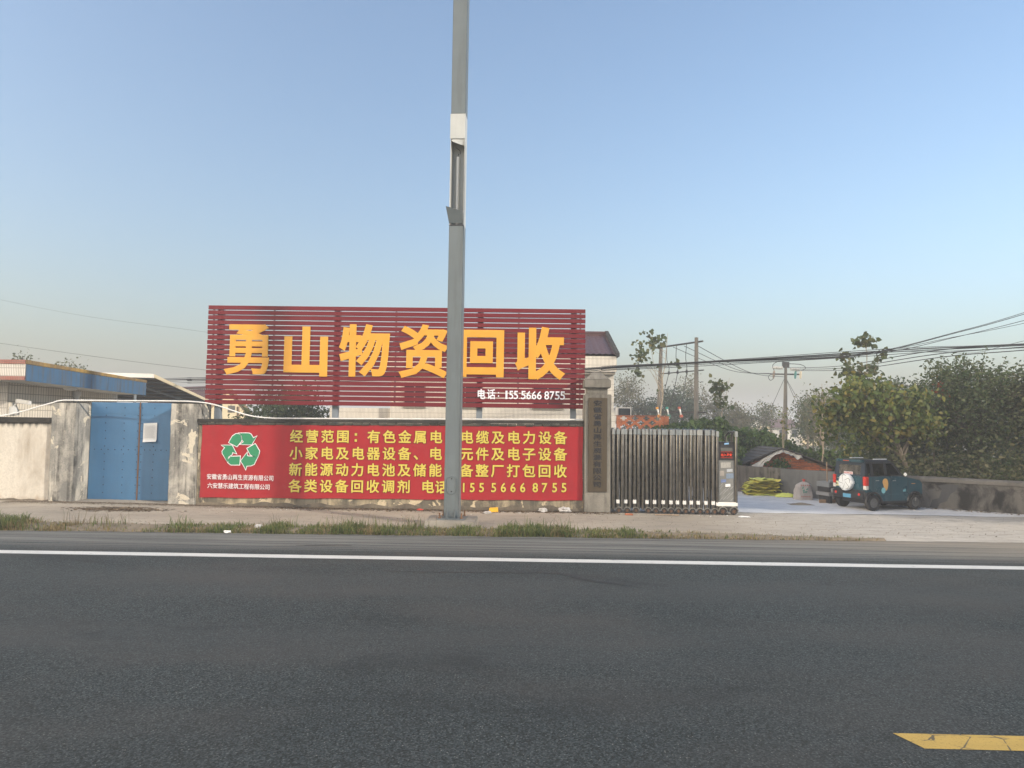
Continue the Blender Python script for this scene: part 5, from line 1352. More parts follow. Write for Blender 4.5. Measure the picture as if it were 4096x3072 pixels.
for k in range(16):
    y = 0.18 - k * 0.0195
    mb.box(-1.0945, -1.0925, y - 0.004, y + 0.003, 1.05 + rng.uniform(0, .012), 1.10 - rng.uniform(0, .012))
    if k % 3 == 0: mb.box(-1.0945, -1.0925, y - 0.04, y, 1.07 + rng.uniform(-.01, .01), 1.078 + rng.uniform(-.005, .01))
cp(mb, 'sticker_print', plain('red_print', (0.42, 0.05, 0.05), 0.6), stc)
drop = []
for a in np.linspace(0, 2 * math.pi, 30, endpoint=False):
    r_ = 0.105
    x, z = r_ * math.cos(a), r_ * math.sin(a) * 1.1
    if math.sin(a) < -0.1: z *= 2.1 * (0.4 + 0.6 * abs(math.sin(a))); x = x * (1 - 0.0 * a) + 0.03 * abs(math.sin(a))
    drop.append((-0.355 + x, -0.6275, 0.83 + z))
cp(MB().add(drop, [tuple(range(30))]), 'orange_decal', plain('orange_decal', (0.66, 0.36, 0.11), 0.4, var=0.12))
cp(MB().add([(-0.43 + 0.078 * math.cos(a), -0.629, 0.595 + 0.088 * math.sin(a)) for a in np.linspace(0, 6.28, 24, endpoint=False)], [tuple(range(24))]), 'cyan_decal', plain('cyan_decal', (0.22, 0.50, 0.55), 0.4))
for k in range(3):
    cp(MB().add([(0.32 + k * 0.035, -0.6275, 0.55), (0.35 + k * 0.035, -0.6275, 0.55), (0.352 + k * 0.035, -0.6275, 0.60 + 0.015 * k), (0.335 + k * 0.035, -0.6275, 0.62 + 0.01 * k)], [(0, 1, 2, 3)]), 'cyan_decal', plain('cyan_decal', (0.22, 0.50, 0.55), 0.4))
cp(MB().add([(-1.0 + 0.035 * math.cos(a), -0.6275, 0.70 + 0.05 * math.sin(a)) for a in np.linspace(0, 6.28, 16, endpoint=False)], [tuple(range(16))]), 'badge', plain('dull_badge', (0.06, 0.06, 0.06), 0.4))
# seats inside
for (x, y) in ((-0.55, -0.3), (-0.55, 0.3), (0.05, -0.3), (0.05, 0.3)):
    cp(MB().hexa([(x - .1, y - .2, 0.95), (x, y - .2, 0.95), (x, y + .2, 0.95), (x - .1, y + .2, 0.95)], [(x - .16, y - .15, 1.30), (x - .08, y - .15, 1.30), (x - .08, y + .15, 1.30), (x - .16, y + .15, 1.30)]), 'seat', plain('seat_cloth', (0.05, 0.05, 0.05), 0.9), bevel=0.03)
cp(MB().hexa([(-0.72, -0.5, 1.0), (-0.42, -0.5, 1.0), (-0.42, -0.3, 1.0), (-0.72, -0.3, 1.0)], [(-0.70, -0.48, 1.10), (-0.45, -0.48, 1.13), (-0.45, -0.32, 1.13), (-0.70, -0.32, 1.1)]), 'cushion', plain('green_cushion', (0.30, 0.33, 0.16), 0.9, var=0.5, scale=25), bevel=0.03)
tyre = MB().lathe([(0.12, -0.06), (0.15, -0.075), (0.205, -0.078), (0.226, -0.06), (0.232, 0.0), (0.226, 0.06), (0.205, 0.078), (0.15, 0.075), (0.12, 0.06)], (0, 0, 0), (0, 1, 0), 32).mesh('wheel', M['rubber'], smooth=True)
rm = MB(); rm.lathe([(0.138, -0.072), (0.145, -0.066), (0.132, -0.05), (0.125, -0.02)], (0, 0, 0), (0, 1, 0), 28)
for k in range(12):
    a = k * math.pi / 6; a2 = a + 0.25 * (1 if k % 2 else -1)
    rm.tube([(0.03 * math.cos(a), -0.074, 0.03 * math.sin(a)), (0.135 * math.cos(a2), -0.07, 0.135 * math.sin(a2))], 0.009, 5)
rm.lathe([(0.03, -0.08), (0.034, -0.06)], (0, 0, 0), (0, 1, 0), 12)
rmm = rm.mesh('rim', M['rim'])
dsk = MB().lathe([(0.128, -0.058), (0.128, -0.05)], (0, 0, 0), (0, 1, 0), 24).mesh('spoke_shade_disc', M['car_black'])  # black backing disc, shade between the spokes put into its colour
for cx in (-0.8, 0.8):
    for s in (-1, 1):
        o = link('wheel', tyre, car, (cx, s * 0.56, 0.232), (0, 0.4 * cx, 0 if s < 0 else math.pi))
        link('rim', rmm, o); link('spoke_shade_disc', dsk, o)

# ------------------------------------------------------------------ things standing in the yard
GY = gz(9, 20.3) + 0.008
cart = thing('cargo_cart', (10.05, 23.35, GY), 'grey cargo cart half hidden behind the teal car', 'cart', rotz=rad(18))
def tp2(name, m, *bx, bevel=0.008): return MB().box(*bx).build(name, m, cart, local=True, bevel=bevel)
tp2('side_panel', plain('pale_cart_rail', (0.42, 0.44, 0.45), 0.5), -0.42, 0.5, -0.32, -0.29, 0.68, 0.76)
tp2('box_body', plain('grey_cart_body', (0.17, 0.18, 0.185), 0.55), -0.40, 0.5, -0.29, 0.29, 0.52, 0.68)
tp2('bay_shade_block', M['black'], -0.38, 0.5, -0.27, 0.27, 0.36, 0.518)  # solid black box; the shade inside the open bay is its colour
tp2('lower_tray', plain('grey_cart_tray', (0.20, 0.20, 0.20), 0.55), -0.42, 0.5, -0.30, 0.30, 0.24, 0.355)
for x in (-0.3, 0.3): tp2('leg', M['car_black'], x - .05, x + .05, -0.25, 0.25, 0.0, 0.238)
tp2('plastic_wrap', M['poly_bag'], -0.34, -0.18, -0.31, -0.275, 0.36, 0.50, bevel=0.04)

br = thing('push_broom', (9.80, 23.2, GY), 'wooden T-shaped pusher standing upright beside the cart', 'broom', rotz=rad(8))
MB().box(-0.27, 0.27, -0.03, 0.03, 0.0, 0.11).build('head_board', M['wood'], br, local=True, bevel=0.006)
MB().tube([(0.0, -0.035, 0.02), (0.015, 0.02, 0.7), (0.03, 0.06, 1.32)], 0.018, 8).build('handle', M['wood'], br, local=True, smooth=True)

sk = thing('woven_sack', (9.42, 24.2, GY), 'full white woven sack with green print tied with red cloth', 'sack')
mb = MB()
for j in range(13):
    t_ = j / 12; z = 0.60 * t_
    rx = 0.31 * (1 - 0.30 * t_ ** 1.5) * (1 if t_ < 0.78 else 1 - ((t_ - 0.78) / 0.22) ** 1.6 * 0.8); ry = rx * 0.72
    for k in range(28):
        a = 2 * math.pi * k / 28
        n_ = 1 + 0.18 * mnoise.noise(Vector((math.cos(a) * 2, math.sin(a) * 2, z * 5))) + 0.02 * math.sin(9 * a + z * 14)
        sq = (abs(math.cos(a)) ** 4 + abs(math.sin(a)) ** 4) ** -0.18
        mb.v.append((9.42 + rx * sq * n_ * math.cos(a) + 0.02 * t_, 24.2 + ry * sq * n_ * math.sin(a), GY + z))
for j in range(12):
    for k in range(28):
        k2 = (k + 1) % 28; mb.f.append((j * 28 + k, j * 28 + k2, j * 28 + 28 + k2, j * 28 + 28 + k))
mb.f.append(tuple(range(12 * 28, 13 * 28)))
mb.build('bag', M['sack_white'], sk, smooth=True)
MB().lathe([(0.05, 0), (0.03, 0.03), (0.045, 0.07), (0.065, 0.10)], (9.44, 24.2, GY + 0.58), (0.1, 0, 1), 10).build('tied_neck', M['red_rag'], sk, smooth=True)
def onsack(x, z):
    t_ = z / 0.6; rx = 0.30 * (1 - 0.22 * t_); ry = rx * 0.75; u = max(-0.95, min(0.95, (x - 9.42) / rx))
    return (x, 24.2 - ry * 1.16 * (1 - abs(u) ** 4) ** 0.25 - 0.012, GY + z)
mb = MB()
for (x0, z0, dx, dz) in ((9.30, 0.30, 0.10, 0.05), (9.36, 0.26, 0.12, 0.03), (9.30, 0.36, 0.05, 0.09), (9.42, 0.33, 0.08, 0.07), (9.33, 0.22, 0.03, 0.10)):
    mb.add([onsack(x0, z0), onsack(x0 + dx * .5 + dz * .25, z0 + dz * .5 - dx * .25), onsack(x0 + dx, z0 + dz), onsack(x0 + dx * .5 - dz * .25, z0 + dz * .5 + dx * .25)], [(0, 1, 2, 3)])
mb.build('green_print', plain('green_sack_print', (0.10, 0.26, 0.20), 0.7), sk)
mb = MB()
for z0 in (0.10, 0.47):
    for k in range(5):
        x0 = 9.26 + k * 0.065; mb.add([onsack(x0, z0), onsack(x0 + .035, z0), onsack(x0 + .04, z0 + .04), onsack(x0 + .005, z0 + .045)], [(0, 1, 2, 3)])
mb.build('red_print', plain('red_sack_print', (0.34, 0.13, 0.11), 0.7), sk)

ys = thing('sack_stack', (8.45, 25.55, GY), 'stack of folded yellow woven sacks against the yard wall', 'sacks')
rng = random.Random(21)
for k in range(21):
    z0 = GY + 0.012 + k * 0.0275; sx = 0.56 + rng.uniform(-.09, .07) - (0.10 if k > 14 else 0); cx = 8.47 + rng.uniform(-.08, .06) + (0.06 if k > 16 else 0); ph = rng.uniform(0, 6)
    mb = MB()
    for lay in (0, 1):
        mb.grid(12, 6, lambda u, v: (cx + sx * (2 * u - 1) * (1 + 0.03 * math.sin(v * 7 + ph)), 25.55 + 0.27 * (2 * v - 1) + 0.02 * math.sin(u * 9 + ph) - (cx - 8.47), z0 + (0.026 if lay else 0.004) * (1 - (2 * v - 1) ** 6) + 0.05 * mnoise.noise(Vector((u * 4 + ph, v * 2, k * 0.3))) + 0.018 * math.sin(u * 17 + ph) * (1 - v)))
    mb.build('folded_sack', M['sack_yellow'] if k % 4 else M['sack_lime'], ys, smooth=True)
fb = MB()
fb.grid(16, 12, lambda u, v: (8.78 + 0.66 * u + 0.04 * math.sin(v * 8), 24.75 + 0.38 * v + 0.03 * math.sin(u * 7), GY + 0.006 + 0.17 * (math.sin(math.pi * u) ** 0.6) * (math.sin(math.pi * v) ** 0.5) * (0.75 + 0.5 * mnoise.noise(Vector((u * 3, v * 3, 2)))) + 0.02 * abs(mnoise.noise(Vector((u * 9, v * 7, 5))))))
o = fb.build('woven_sack', M['sack_lime'], None, smooth=True); tag(o, 'limp lime-yellow sack lying on the white yard beside the stack', 'sack')
sd = MB()
sd.grid(18, 10, lambda u, v: (8.35 + 0.75 * u, 22.4 + 0.45 * v, GY + 0.004 + 0.07 * (math.sin(math.pi * u) ** 1.3) * (math.sin(math.pi * v) ** 1.2) * (0.8 + 0.4 * mnoise.noise(Vector((u * 4, v * 4, 1))))))
o = sd.build('sand_heap', plain('brown_sand', (0.26, 0.21, 0.15), 0.95, var=0.3, scale=9), None, smooth=True); tag(o, 'small brown heap of sand on the white yard', 'sand')

# ------------------------------------------------------------------ vegetation
tree('young_tree', 'yellowing broad-leaved tree right behind the teal car', 'trees beyond the yard wall', (12.95, 23.6, 0), 3.6, 0.12, ((11.95, 24.2, 2.9), (2.0, 1.4, 1.35)), 3900, 0.185, M['bark'], M['leaf_yellow'], 1, lean=(-0.9, 0.6), n_limb=18, n_twig=6, start=0.35, spread=0.20, fill=0.08, width=0.6, droop=0.5)
tree('dense_tree', 'dense dark green tree behind the stained wall near right edge', 'trees beyond the yard wall', (15.6, 24.6, 0), 4.3, 0.13, ((15.4, 24.8, 2.75), (1.9, 1.6, 1.95)), 14000, 0.115, M['bark_dark'], M['leaf_dark'], 2, n_limb=24, n_twig=8, spread=0.30, fill=0.45, width=0.5, sprigs=110)
tree('dense_tree', 'brownish olive tree cut by the right edge of view', 'trees beyond the yard wall', (17.8, 23.6, 0), 4.2, 0.13, ((17.9, 23.8, 2.6), (2.0, 1.7, 2.0)), 12000, 0.13, M['bark_dark'], M['leaf_olive'], 3, n_limb=24, n_twig=8, spread=0.32, fill=0.45, width=0.5, sprigs=100)
tree('dense_tree', 'dark tree filling the gap left of the rightmost crowns', 'trees beyond the yard wall', (14.0, 26.6, 0), 3.4, 0.11, ((13.9, 26.8, 2.2), (1.9, 1.5, 1.6)), 9000, 0.12, M['bark_dark'], M['leaf_dark'], 4, n_limb=20, n_twig=8, spread=0.30, fill=0.5, width=0.5, sprigs=70)
for x, y, h, sd_, lab in ((16.6, 30.2, 4.4, 81, 'dark tree behind the dense crowns, left of three'), (19.6, 29.0, 4.5, 82, 'dark tree behind the dense crowns, middle of three'), (22.4, 27.6, 4.6, 83, 'dark tree behind the dense crowns, right of three')):
    tree('dense_tree', lab, 'trees beyond the yard wall', (x, y, 0), h, 0.12, ((x, y, 1.9), (2.3, 1.6, 1.8)), 5500, 0.16, M['bark_dark'], M['leaf_blue'], sd_, n_limb=18, n_twig=6, spread=0.38, fill=0.55, width=0.55)
tree('poplar', 'tall poplar shoots with leaf clumps rising above the yellowing tree', 'poplars', (13.9, 29.0, 0), 6.0, 0.05, ((13.7, 29.0, 5.3), (1.0, 0.8, 1.35)), 300, 0.20, M['bark_pale'], M['leaf_poplar'], 5, n_limb=12, n_twig=0, start=0.5, spread=0.17, fill=0.0, width=0.85)
tree('poplar', 'lanky poplar sapling with few leaf clumps beside transformer poles', 'poplars', (7.05, 38, 0), 7.4, 0.06, ((6.9, 38, 5.8), (1.25, 0.8, 1.9)), 230, 0.21, M['bark_pale'], M['leaf_poplar'], 16, lean=(0.6, 0), n_limb=13, n_twig=0, start=0.45, spread=0.17, fill=0.0, width=0.85)
tree('poplar', 'leaning poplar shoot with clustered leaves right of the transformer frame', 'poplars', (8.6, 33, 0), 4.7, 0.035, ((9.05, 33, 3.75), (0.42, 0.4, 0.95)), 150, 0.19, M['bark_pale'], M['leaf_poplar'], 7, lean=(0.9, 0), n_limb=9, n_twig=0, start=0.5, spread=0.15, fill=0.0, width=0.85)
tree('sapling', 'pale thin almost bare sapling standing right of the brick shed', 'poplars', (12.5, 30, 0), 4.3, 0.05, ((12.5, 30, 3.0), (1.0, 0.7, 1.4)), 110, 0.15, M['bark_pale'], M['leaf_yellow'], 8, n_limb=14, n_twig=3, start=0.3, spread=0.1, fill=0.0)
tree('sapling', 'thin pale sapling with bare twigs directly behind the brick shed ridge', 'poplars', (11.2, 31, 0), 3.2, 0.035, ((11.2, 31, 2.5), (0.55, 0.5, 0.9)), 60, 0.14, M['bark_pale'], M['leaf_yellow'], 18, n_limb=9, n_twig=2, start=0.35, spread=0.1, fill=0.0)
for k, (x, y, sd_, lab) in enumerate(((15.6, 18.1, 71, 'roadside tree just outside the right edge, nearest the stained wall'), (18.6, 17.6, 72, 'middle of three roadside trees outside the right edge'), (22.0, 17.0, 73, 'farthest right of three roadside trees outside the right edge'))):
    tree('roadside_tree', lab, 'roadside trees on the right', (x, y, 0), 6.2, 0.14, ((x + 0.2, y, 4.0), (2.3, 1.7, 2.7)), 7000, 0.19, M['bark'], M['leaf_olive'], sd_, n_limb=20, n_twig=7, start=0.25, spread=0.34, fill=0.5, width=0.6)
far = [('bare_tree', 'brownish half-bare tree just right of the white house', 9.0, 62, 6.4, (1.9, 1.5, 2.3), 4.7, 2300, 'leaf_dry', 31), ('bare_tree', 'brownish half-bare tree behind right transformer pole', 15.3, 65, 6.6, (1.9, 1.5, 2.3), 4.7, 2100, 'leaf_dry', 32),
       ('dense_tree', 'blue-green round tree between the transformer poles', 12.7, 60, 5.4, (2.3, 1.7, 2.1), 3.5, 5200, 'leaf_blue', 33), ('bare_tree', 'brown scrubby tree far behind the right-hand transformer pole', 17.6, 66, 5.0, (1.7, 1.4, 1.8), 3.3, 2100, 'leaf_dry', 34),
       ('dense_tree', 'blue-green tree low between house and transformer frame', 10.8, 64, 4.6, (1.9, 1.5, 1.8), 2.9, 3600, 'leaf_blue', 35), ('bare_tree', 'scrubby thin tree left of the far white house', 17.9, 60, 4.0, (1.4, 1.2, 1.7), 2.6, 1500, 'leaf_dry', 36),
       ('bare_tree', 'small airy tree between the two far houses', 23.4, 70, 4.4, (1.4, 1.2, 1.9), 2.9, 1300, 'leaf_poplar', 37), ('bare_tree', 'grey airy tree above the far brown-roofed house', 36.5, 104, 5.0, (2.6, 2, 2.2), 3.2, 1700, 'leaf_dry', 38),
       ('dense_tree', 'big dark tree mass behind the pale bare sapling', 19.9, 46, 4.2, (2.2, 1.8, 2.1), 2.5, 7000, 'leaf_dark', 39), ('dense_tree', 'dark bluish tree behind the crown of the yellowing tree', 21.8, 48, 4.6, (2.4, 2.0, 2.3), 2.7, 6500, 'leaf_blue', 40),
       ('bare_tree', 'twiggy grey-brown tree right of the utility pole', 18.2, 44, 4.4, (1.2, 1.0, 1.9), 2.9, 1300, 'leaf_dry', 41), ('bare_tree', 'thin bare tree in front of the far cream gable', 20.6, 52, 5.0, (1.1, 1.0, 1.9), 3.3, 700, 'leaf_poplar', 46), ('dense_tree', 'low hazy green tree left of the far white house', 18.5, 62, 3.9, (1.8, 1.4, 1.5), 2.3, 3200, 'leaf_blue', 47), ('dense_tree', 'hazy green tree behind the thin bare tree right of the utility pole', 24.6, 61, 4.8, (1.7, 1.4, 2.0), 2.7, 3800, 'leaf_blue', 48), ('dense_tree', 'dark tree showing low through the slats under the sign', -11.2, 34, 3.9, (2.2, 1.7, 1.7), 2.3, 8500, 'leaf_dark', 42),
       ('dense_tree', 'dark hazy tree far behind the rightmost crowns', 26.5, 52, 5.5, (2.8, 2.2, 2.7), 3.2, 6000, 'leaf_blue', 43),
       ('bush_tree', 'tree top peeping over the blue canopy', -26.0, 40, 5.6, (0.9, 0.9, 0.5), 5.2, 260, 'leaf_olive', 44), ('bush_tree', 'small sprig of leaves over the left end of the canopy', -30.2, 42, 6.0, (0.2, 0.2, 0.2), 5.9, 26, 'leaf_olive', 45)]
for nm, lab, x, y, h, cr, cz, nl, lm, sd_ in far:
    tree(nm, lab, 'far trees', (x, y, 0), h, 0.10, ((x, y, cz), cr), nl, 0.15 if y < 50 else 0.18, M['twig_far'] if nm == 'bare_tree' else M['bark_dark'], M[lm], sd_, n_limb=18 if nm == 'bare_tree' else 16, n_twig=8 if nm == 'bare_tree' else 5, start=0.25, spread=0.28 if nm == 'bare_tree' else 0.34, fill=0.1 if nm == 'bare_tree' else 0.5, width=0.55)

# hop vines and brambles smothering the ground beyond the yard wall
def crest(x):
    xs = [3.5, 6.0, 7.6, 8.5, 9.7, 11.1, 12.0, 12.8, 14.0, 18.5, 22]; zs_ = [1.6, 2.2, 2.5, 2.65, 2.2, 2.15, 1.75, 1.3, 1.2, 1.3, 1.3]
    return float(np.interp(x, xs, zs_))
def vfront(x): return float(np.interp(x, [3.5, 8.6, 9.2, 12.3, 12.8, 14.0, 18, 22], [30.2, 28.0, 30.2, 30.2, 27.5, 24.5, 21.5, 19.5]))
def vine(u, v):
    x = 3.5 + 18.5 * u
    y = vfront(x) + 7.0 * v
    z = crest(x) * min(1.0, (v * 7.0 + 0.05) / 2.2) ** 0.55 + 0.25 * mnoise.noise(Vector((x * 1.1, y * 1.1, 0))) + 0.1 * mnoise.noise(Vector((x * 3, y * 3, 0)))
    return (x, y, max(-0.02, z - 0.12))
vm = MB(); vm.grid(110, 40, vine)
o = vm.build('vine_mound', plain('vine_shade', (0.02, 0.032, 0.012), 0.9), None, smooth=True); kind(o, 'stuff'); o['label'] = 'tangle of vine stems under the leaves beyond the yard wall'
rngn = np.random.default_rng(77)
P = []
for k in range(15000):
    u, v = rngn.random(), rngn.random() ** 1.6
    x, y, z = vine(u, v); P.append((x + rngn.normal(0, .05), y + rngn.normal(0, .05) - 0.05, z + abs(rngn.normal(0.06, 0.09))))
me = leaf_mesh('vine_leaves', P, 0.17, M['leaf_vine'], rngn, 0.9, 0.25)
o = kind(link('vine_leaves', me), 'stuff'); o['label'] = 'green vine leaves smothering the ground beyond the yard wall'
P = []
for k in range(9000):
    x = rngn.uniform(11.2, 20.5); wy = 23.97 - (x - 10.4) * 0.764
    y = wy + 0.45 + abs(rngn.normal(0, 1.0)); P.append((x, y, 0.55 + abs(rngn.normal(0, 0.75)) * (0.75 + 0.6 * mnoise.noise(Vector((x * 0.9, y, 0))))))
me = leaf_mesh('undergrowth', P, 0.12, M['leaf_olive'], rngn, 0.55, 0.1)
o = kind(link('undergrowth', me), 'stuff'); o['label'] = 'tangled undergrowth behind the stained yard wall'
P = [(10.25 + rngn.normal(0, .22), 28.75 + rngn.normal(0, .08), 0.85 + abs(rngn.normal(0, .14))) for k in range(160)]
root_ = thing('bush', (10.25, 28.75, 0), 'small green bush in front of the brick shed gable', 'bush')
link('foliage', leaf_mesh('foliage', P, 0.12, M['leaf_vine'], rngn, 0.8, 0.2, off=(10.25, 28.75, 0)), root_)
MB().tube([(10.25, 28.75, 0), (10.27, 28.75, 0.9)], 0.02, 6).build('stem', M['bark'], root_)
P = [(14.35 + rngn.normal(0, .14), 24.6 + rngn.normal(0, .1), 3.65 + rngn.normal(0, .22)) for k in range(120)] + [(13.55 + rngn.normal(0, .2), 24.6, 2.55 + rngn.normal(0, .14)) for k in range(50)]
root_ = thing('sapling', (14.1, 24.6, 0), 'slender sapling with red autumn leaves left of the dark tree', 'tree')
MB().tube([(14.1, 24.6, 0), (14.0, 24.6, 2), (14.38, 24.6, 3.9)], [0.03, 0.022, 0.006], 6).build('trunk', M['bark'], root_, smooth=True)
link('crown', leaf_mesh('crown', P, 0.11, M['leaf_red'], rngn, 0.7, 0.4, off=(14.1, 24.6, 0)), root_)

# ------------------------------------------------------------------ roadside grass, stalks, litter
def blades(name, n, fn, mat, label, seed, hmin, hmax, wid=0.008, bend=0.5):
    rg_ = np.random.default_rng(seed)
    V = []; Fc = []
    for k in range(n):
        r_ = fn(rg_)
        if r_ is None: continue
        x, y, hs_ = r_
        h = (hmin + (hmax - hmin) * rg_.random() ** 2.0) * hs_
        a = rg_.random() * 6.283; b_ = bend * rg_.random() * h; w_ = wid * (0.6 + 0.8 * rg_.random())
        dx, dy = math.cos(a) * b_, math.sin(a) * b_; wx, wy = -math.sin(a) * w_, math.cos(a) * w_
        z = gz(x, y) - 0.01 if y > 15.6 else 0.0
        i = len(V)
        V += [(x - wx, y - wy, z), (x + wx, y + wy, z), (x + wx * .8 + dx * .35, y + wy * .8 + dy * .35, z + h * .6), (x - wx * .8 + dx * .35, y - wy * .8 + dy * .35, z + h * .6), (x + dx, y + dy, z + h * (1 - 0.25 * bend))]
        Fc += [(i, i + 1, i + 2, i + 3), (i + 3, i + 2, i + 4)]
    me = bpy.data.meshes.new(name); me.from_pydata(V, [], Fc); me.materials.append(mat)
    o = kind(link(name, me), 'stuff'); o['label'] = label
    return o
def dens(x):      # how thick and tall the verge grows along the road
    return float(np.interp(x, [-18, -14, -12.2, -11.5, -10.2, -8.6, -8.0, -7.4, -6.5, -5, -4.2, -3.2, -2.4, -1.2, 0.0, 1.2, 2.2, 3.2, 5.0, 7.6, 8.0], [1.9, 1.9, 1.6, 1.0, 0.55, 0.12, 0.25, 0.7, 0.6, 0.7, 0.75, 0.85, 0.5, 0.75, 1.1, 0.8, 0.55, 0.4, 0.28, 0.1, 0.0]))
def verge_pt(rg_, green=True):
    x = rg_.uniform(-18, 8.0); d_ = dens(x) * max(0.12, 0.70 + 1.0 * mnoise.noise(Vector((x * 1.9, 0, 5 if green else 9))))
    if rg_.random() > d_ * 0.95 + 0.03: return None
    wd = 0.95 if x < 2 else max(0.25, 0.95 - (x - 2) * 0.12)
    y = redge(x) - 0.05 + wd * rg_.random() ** 1.3
    if -2.3 < x < -1.08 and y > 16.48: return None
    return (x, y, (0.45 + 0.65 * d_) * (1.45 if x < -10.6 else 1.0))
def green_pt(rg_):
    r_ = verge_pt(rg_, True)
    if r_ is None: return None
    x = r_[0]
    if (-11.3 < x < -8.3 and rg_.random() < 0.85) or (x > 3.2 and rg_.random() < 0.85): return None
    return r_
def dry_pt(rg_):
    r_ = verge_pt(rg_, False)
    if r_ is None: return None
    x = r_[0]
    p_ = 0.95 if (-11.6 < x < -8.2) or x > 3.0 else (0.7 if -3.2 < x < -1 else 0.5)
    return r_ if rg_.random() < p_ else None
blades('grass', 70000, green_pt, M['grass'], 'green grass along the road edge', 51, 0.04, 0.27, 0.008, 1.0)
blades('dry_grass', 75000, dry_pt, M['grass_dry'], 'dry straw-coloured grass along the road edge', 52, 0.03, 0.20, 0.007, 1.1)
def tall_pt(rg_):
    c = rg_.choice([-7.9, -7.7, -5.3, -4.4, -3.9, -3.6, -3.2, -2.6, -2.4, 0.2, 0.5, 0.9, -0.2, -12.8, -13.6, -14.6, -9.4])
    x = c + rg_.normal(0, 0.16); return (x, redge(x) + 0.15 + 0.55 * rg_.random(), 1.0)
blades('tall_grass', 480, tall_pt, M['grass'], 'tall seeding grass standing above the verge', 53, 0.2, 0.48, 0.007, 0.8)
blades('seed_stalks', 420, lambda rg_: (lambda x: (x, redge(x) + 0.1 + 0.8 * rg_.random(), 1.0))(rg_.choice([-2.6, -2.3, -4.0, 0.6, 1.0, -10.0, -9.4, -3.4, -5.6]) + rg_.normal(0, 0.25)), M['stalk'], 'thin brown seed stalks in the verge', 54, 0.2, 0.55, 0.004, 0.7)

def litter_strip(name, label, n, seed, fn, mat, size):
    rg_ = np.random.default_rng(seed); P = []
    for k in range(n):
        x, y = fn(rg_); P.append((x, y, gz(x, y) + 0.006 + 0.02 * rg_.random()))
    me = leaf_mesh(name, P, size, mat, rg_, 0.5, 0.0)
    V = np.empty(len(me.vertices) * 3, np.float32); me.vertices.foreach_get('co', V); V = V.reshape(-1, 3)
    V[:, 2] = np.maximum(V[:, 2] * 0.35 + 0.012 + 0.02 * rg_.random(len(V)), [gz(float(a), float(b_)) + 0.004 for a, b_, _ in V])
    me.vertices.foreach_set('co', V.reshape(-1)); me.update()
    o = kind(link(name, me), 'stuff'); o['label'] = label
litter_strip('leaf_litter', 'dead leaves and twigs drifted along the wall foot', 9000, 61, lambda r_: (r_.uniform(-14.5, 2.6), 19.95 - abs(r_.normal(0, 0.2))), M['debris'], 0.07)
litter_strip('twig_heap', 'flattened heap of twigs in front of the blue gate', 1300, 62, lambda r_: (-10.7 + r_.normal(0, 0.55), 18.75 + r_.normal(0, 0.16)), M['debris'], 0.14)
litter_strip('paving_crumbs', 'scattered crumbs and leaves over the pavement', 1200, 63, lambda r_: (r_.uniform(-14, 14), r_.uniform(16.4, 20.0)), M['debris'], 0.032)
litter_strip('yard_leaves', 'dark leaves blown along the foot of the stained wall', 420, 64, lambda r_: (lambda x: (x, 23.97 - (x - 10.4) * 0.764 - 0.12 - abs(r_.normal(0, 0.2))))(r_.uniform(11.8, 16)), M['debris'], 0.10)
litter_strip('paper_scraps', 'tiny white scraps scattered along the wall foot', 90, 65, lambda r_: (r_.choice([-9.0, -8.4, -7.5, -6.8, 0.3, 1.0, -0.6, 3.0, 4.5]) + r_.normal(0, 0.5), 19.75 - abs(r_.normal(0, 0.35))), M['paper'], 0.05)
def crumple(name, label, cat, m, c, r_, seed, flat=0.6):
    mb = MB(); K = 9; N_ = 14
    for j in range(K + 1):
        th = math.pi * j / K
        for k in range(N_):
            a = 2 * math.pi * k / N_
            q = Vector((math.sin(th) * math.cos(a), math.sin(th) * math.sin(a), math.cos(th)))
            s_0 = r_ * (1 + 0.55 * mnoise.noise(q * 1.9 + Vector((seed, 0, 0))) + 0.3 * mnoise.noise(q * 5 + Vector((seed, 3, 0))))
            mb.v.append((c[0] + q.x * s_0 * 1.35, c[1] + q.y * s_0, max(gz(c[0], c[1]) + 0.002, gz(c[0], c[1]) + r_ * flat * 0.8 + q.z * s_0 * flat)))
    for j in range(K):
        for k in range(N_):
            k2 = (k + 1) % N_; mb.f.append((j * N_ + k, j * N_ + k2, j * N_ + N_ + k2, j * N_ + N_ + k))
    tag(mb.build(name, m), label, cat)
crumple('plastic_bag', 'crumpled clear plastic bag at the wall foot, nearer the lamp post', 'bag', M['poly_bag'], (0.55, 19.78), 0.10, 3.0)
crumple('plastic_bag', 'crumpled clear plastic bag at the wall foot next to the brass-plate pillar', 'bag', M['poly_bag'], (1.15, 19.75), 0.11, 7.0, 0.75)
crumple('plastic_bag', 'flat white plastic bag lying in front of the gate head', 'bag', M['paper'], (5.95, 19.35), 0.11, 9.0, 0.18)
crumple('plastic_wrapper', 'bluish foil wrapper on the pavement right of the lamp post', 'wrapper', M['poly_bag'], (-0.95, 19.3), 0.09, 12.0, 0.4)
crumple('red_string', 'scrap of red netting on the debris left of the lamp post', 'scrap', M['red_rag'], (-2.85, 19.75), 0.07, 15.0, 0.35)
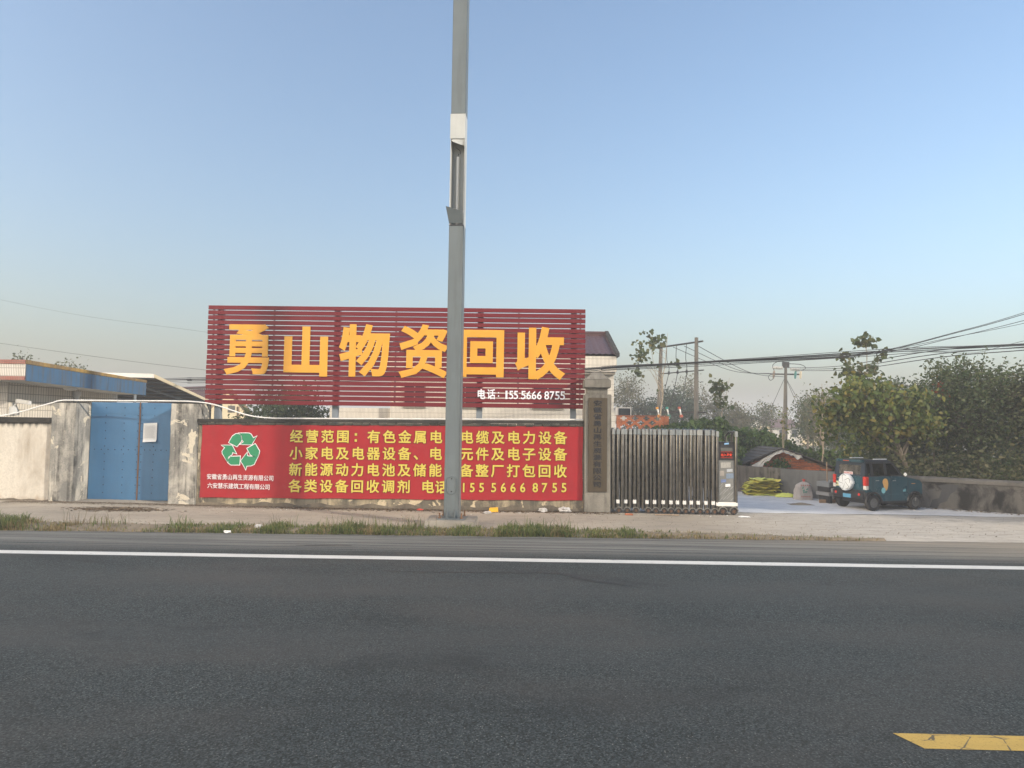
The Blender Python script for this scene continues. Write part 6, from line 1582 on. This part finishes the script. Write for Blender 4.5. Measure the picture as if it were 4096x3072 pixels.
o = MB().hexa([(-0.93, 19.62, gz(-.8, 19.6)), (-0.68, 19.60, gz(-.8, 19.6)), (-0.67, 19.72, gz(-.8, 19.6)), (-0.92, 19.74, gz(-.8, 19.6))], [(-0.92, 19.62, 0.15), (-0.69, 19.61, 0.165), (-0.68, 19.71, 0.165), (-0.91, 19.72, 0.15)]).build('carton', M['yellow_box'], None, bevel=0.006)
tag(o, 'small bright yellow carton on the ground right of the lamp post', 'carton')
o = MB().tube([(3.55, 19.3, 0.075), (3.9, 19.33, 0.078), (4.2, 19.3, 0.075)], 0.014, 6).build('stick', M['wood'], None); tag(o, 'pale stick lying on the ground before the folded gate', 'stick')
o = MB().hexa([(2.75, 19.35, 0.045), (2.98, 19.33, 0.045), (2.98, 19.43, 0.045), (2.76, 19.44, 0.045)], [(2.76, 19.36, 0.09), (2.97, 19.34, 0.09), (2.97, 19.42, 0.09), (2.77, 19.43, 0.09)]).build('brick_piece', M['brick_dark'], None, bevel=0.008); tag(o, 'broken orange brick piece on the ground before the folded gate', 'brick')
crumple('cup_scrap', 'blue and white crushed cup in the verge grass left of the lamp post', 'cup', M['poly_bag'], (-6.0, 16.15), 0.07, 21.0, 0.8)
crumple('paper_scrap', 'white paper scrap at the road edge left of the lamp post', 'paper', M['paper'], (-6.45, 15.55), 0.06, 25.0, 0.5)

# ------------------------------------------------------------------ haze in the air
hz = MB().box(-600, 600, -200, 1500, -1.03, 16.5)
hzo = hz.mesh('haze', None)
vmn = bpy.data.materials.new('thin_haze'); vmn.use_nodes = True
nt_ = vmn.node_tree; nt_.nodes.remove(nt_.nodes['Principled BSDF'])
pv = nt_.nodes.new('ShaderNodeVolumePrincipled'); pv.inputs['Color'].default_value = (0.87, 0.88, 0.90, 1); pv.inputs['Density'].default_value = 0.0030; pv.inputs['Anisotropy'].default_value = 0.0
nt_.links.new(pv.outputs[0], nt_.nodes['Material Output'].inputs['Volume'])
hzo.materials.append(vmn)
kind(link('haze', hzo), 'stuff')
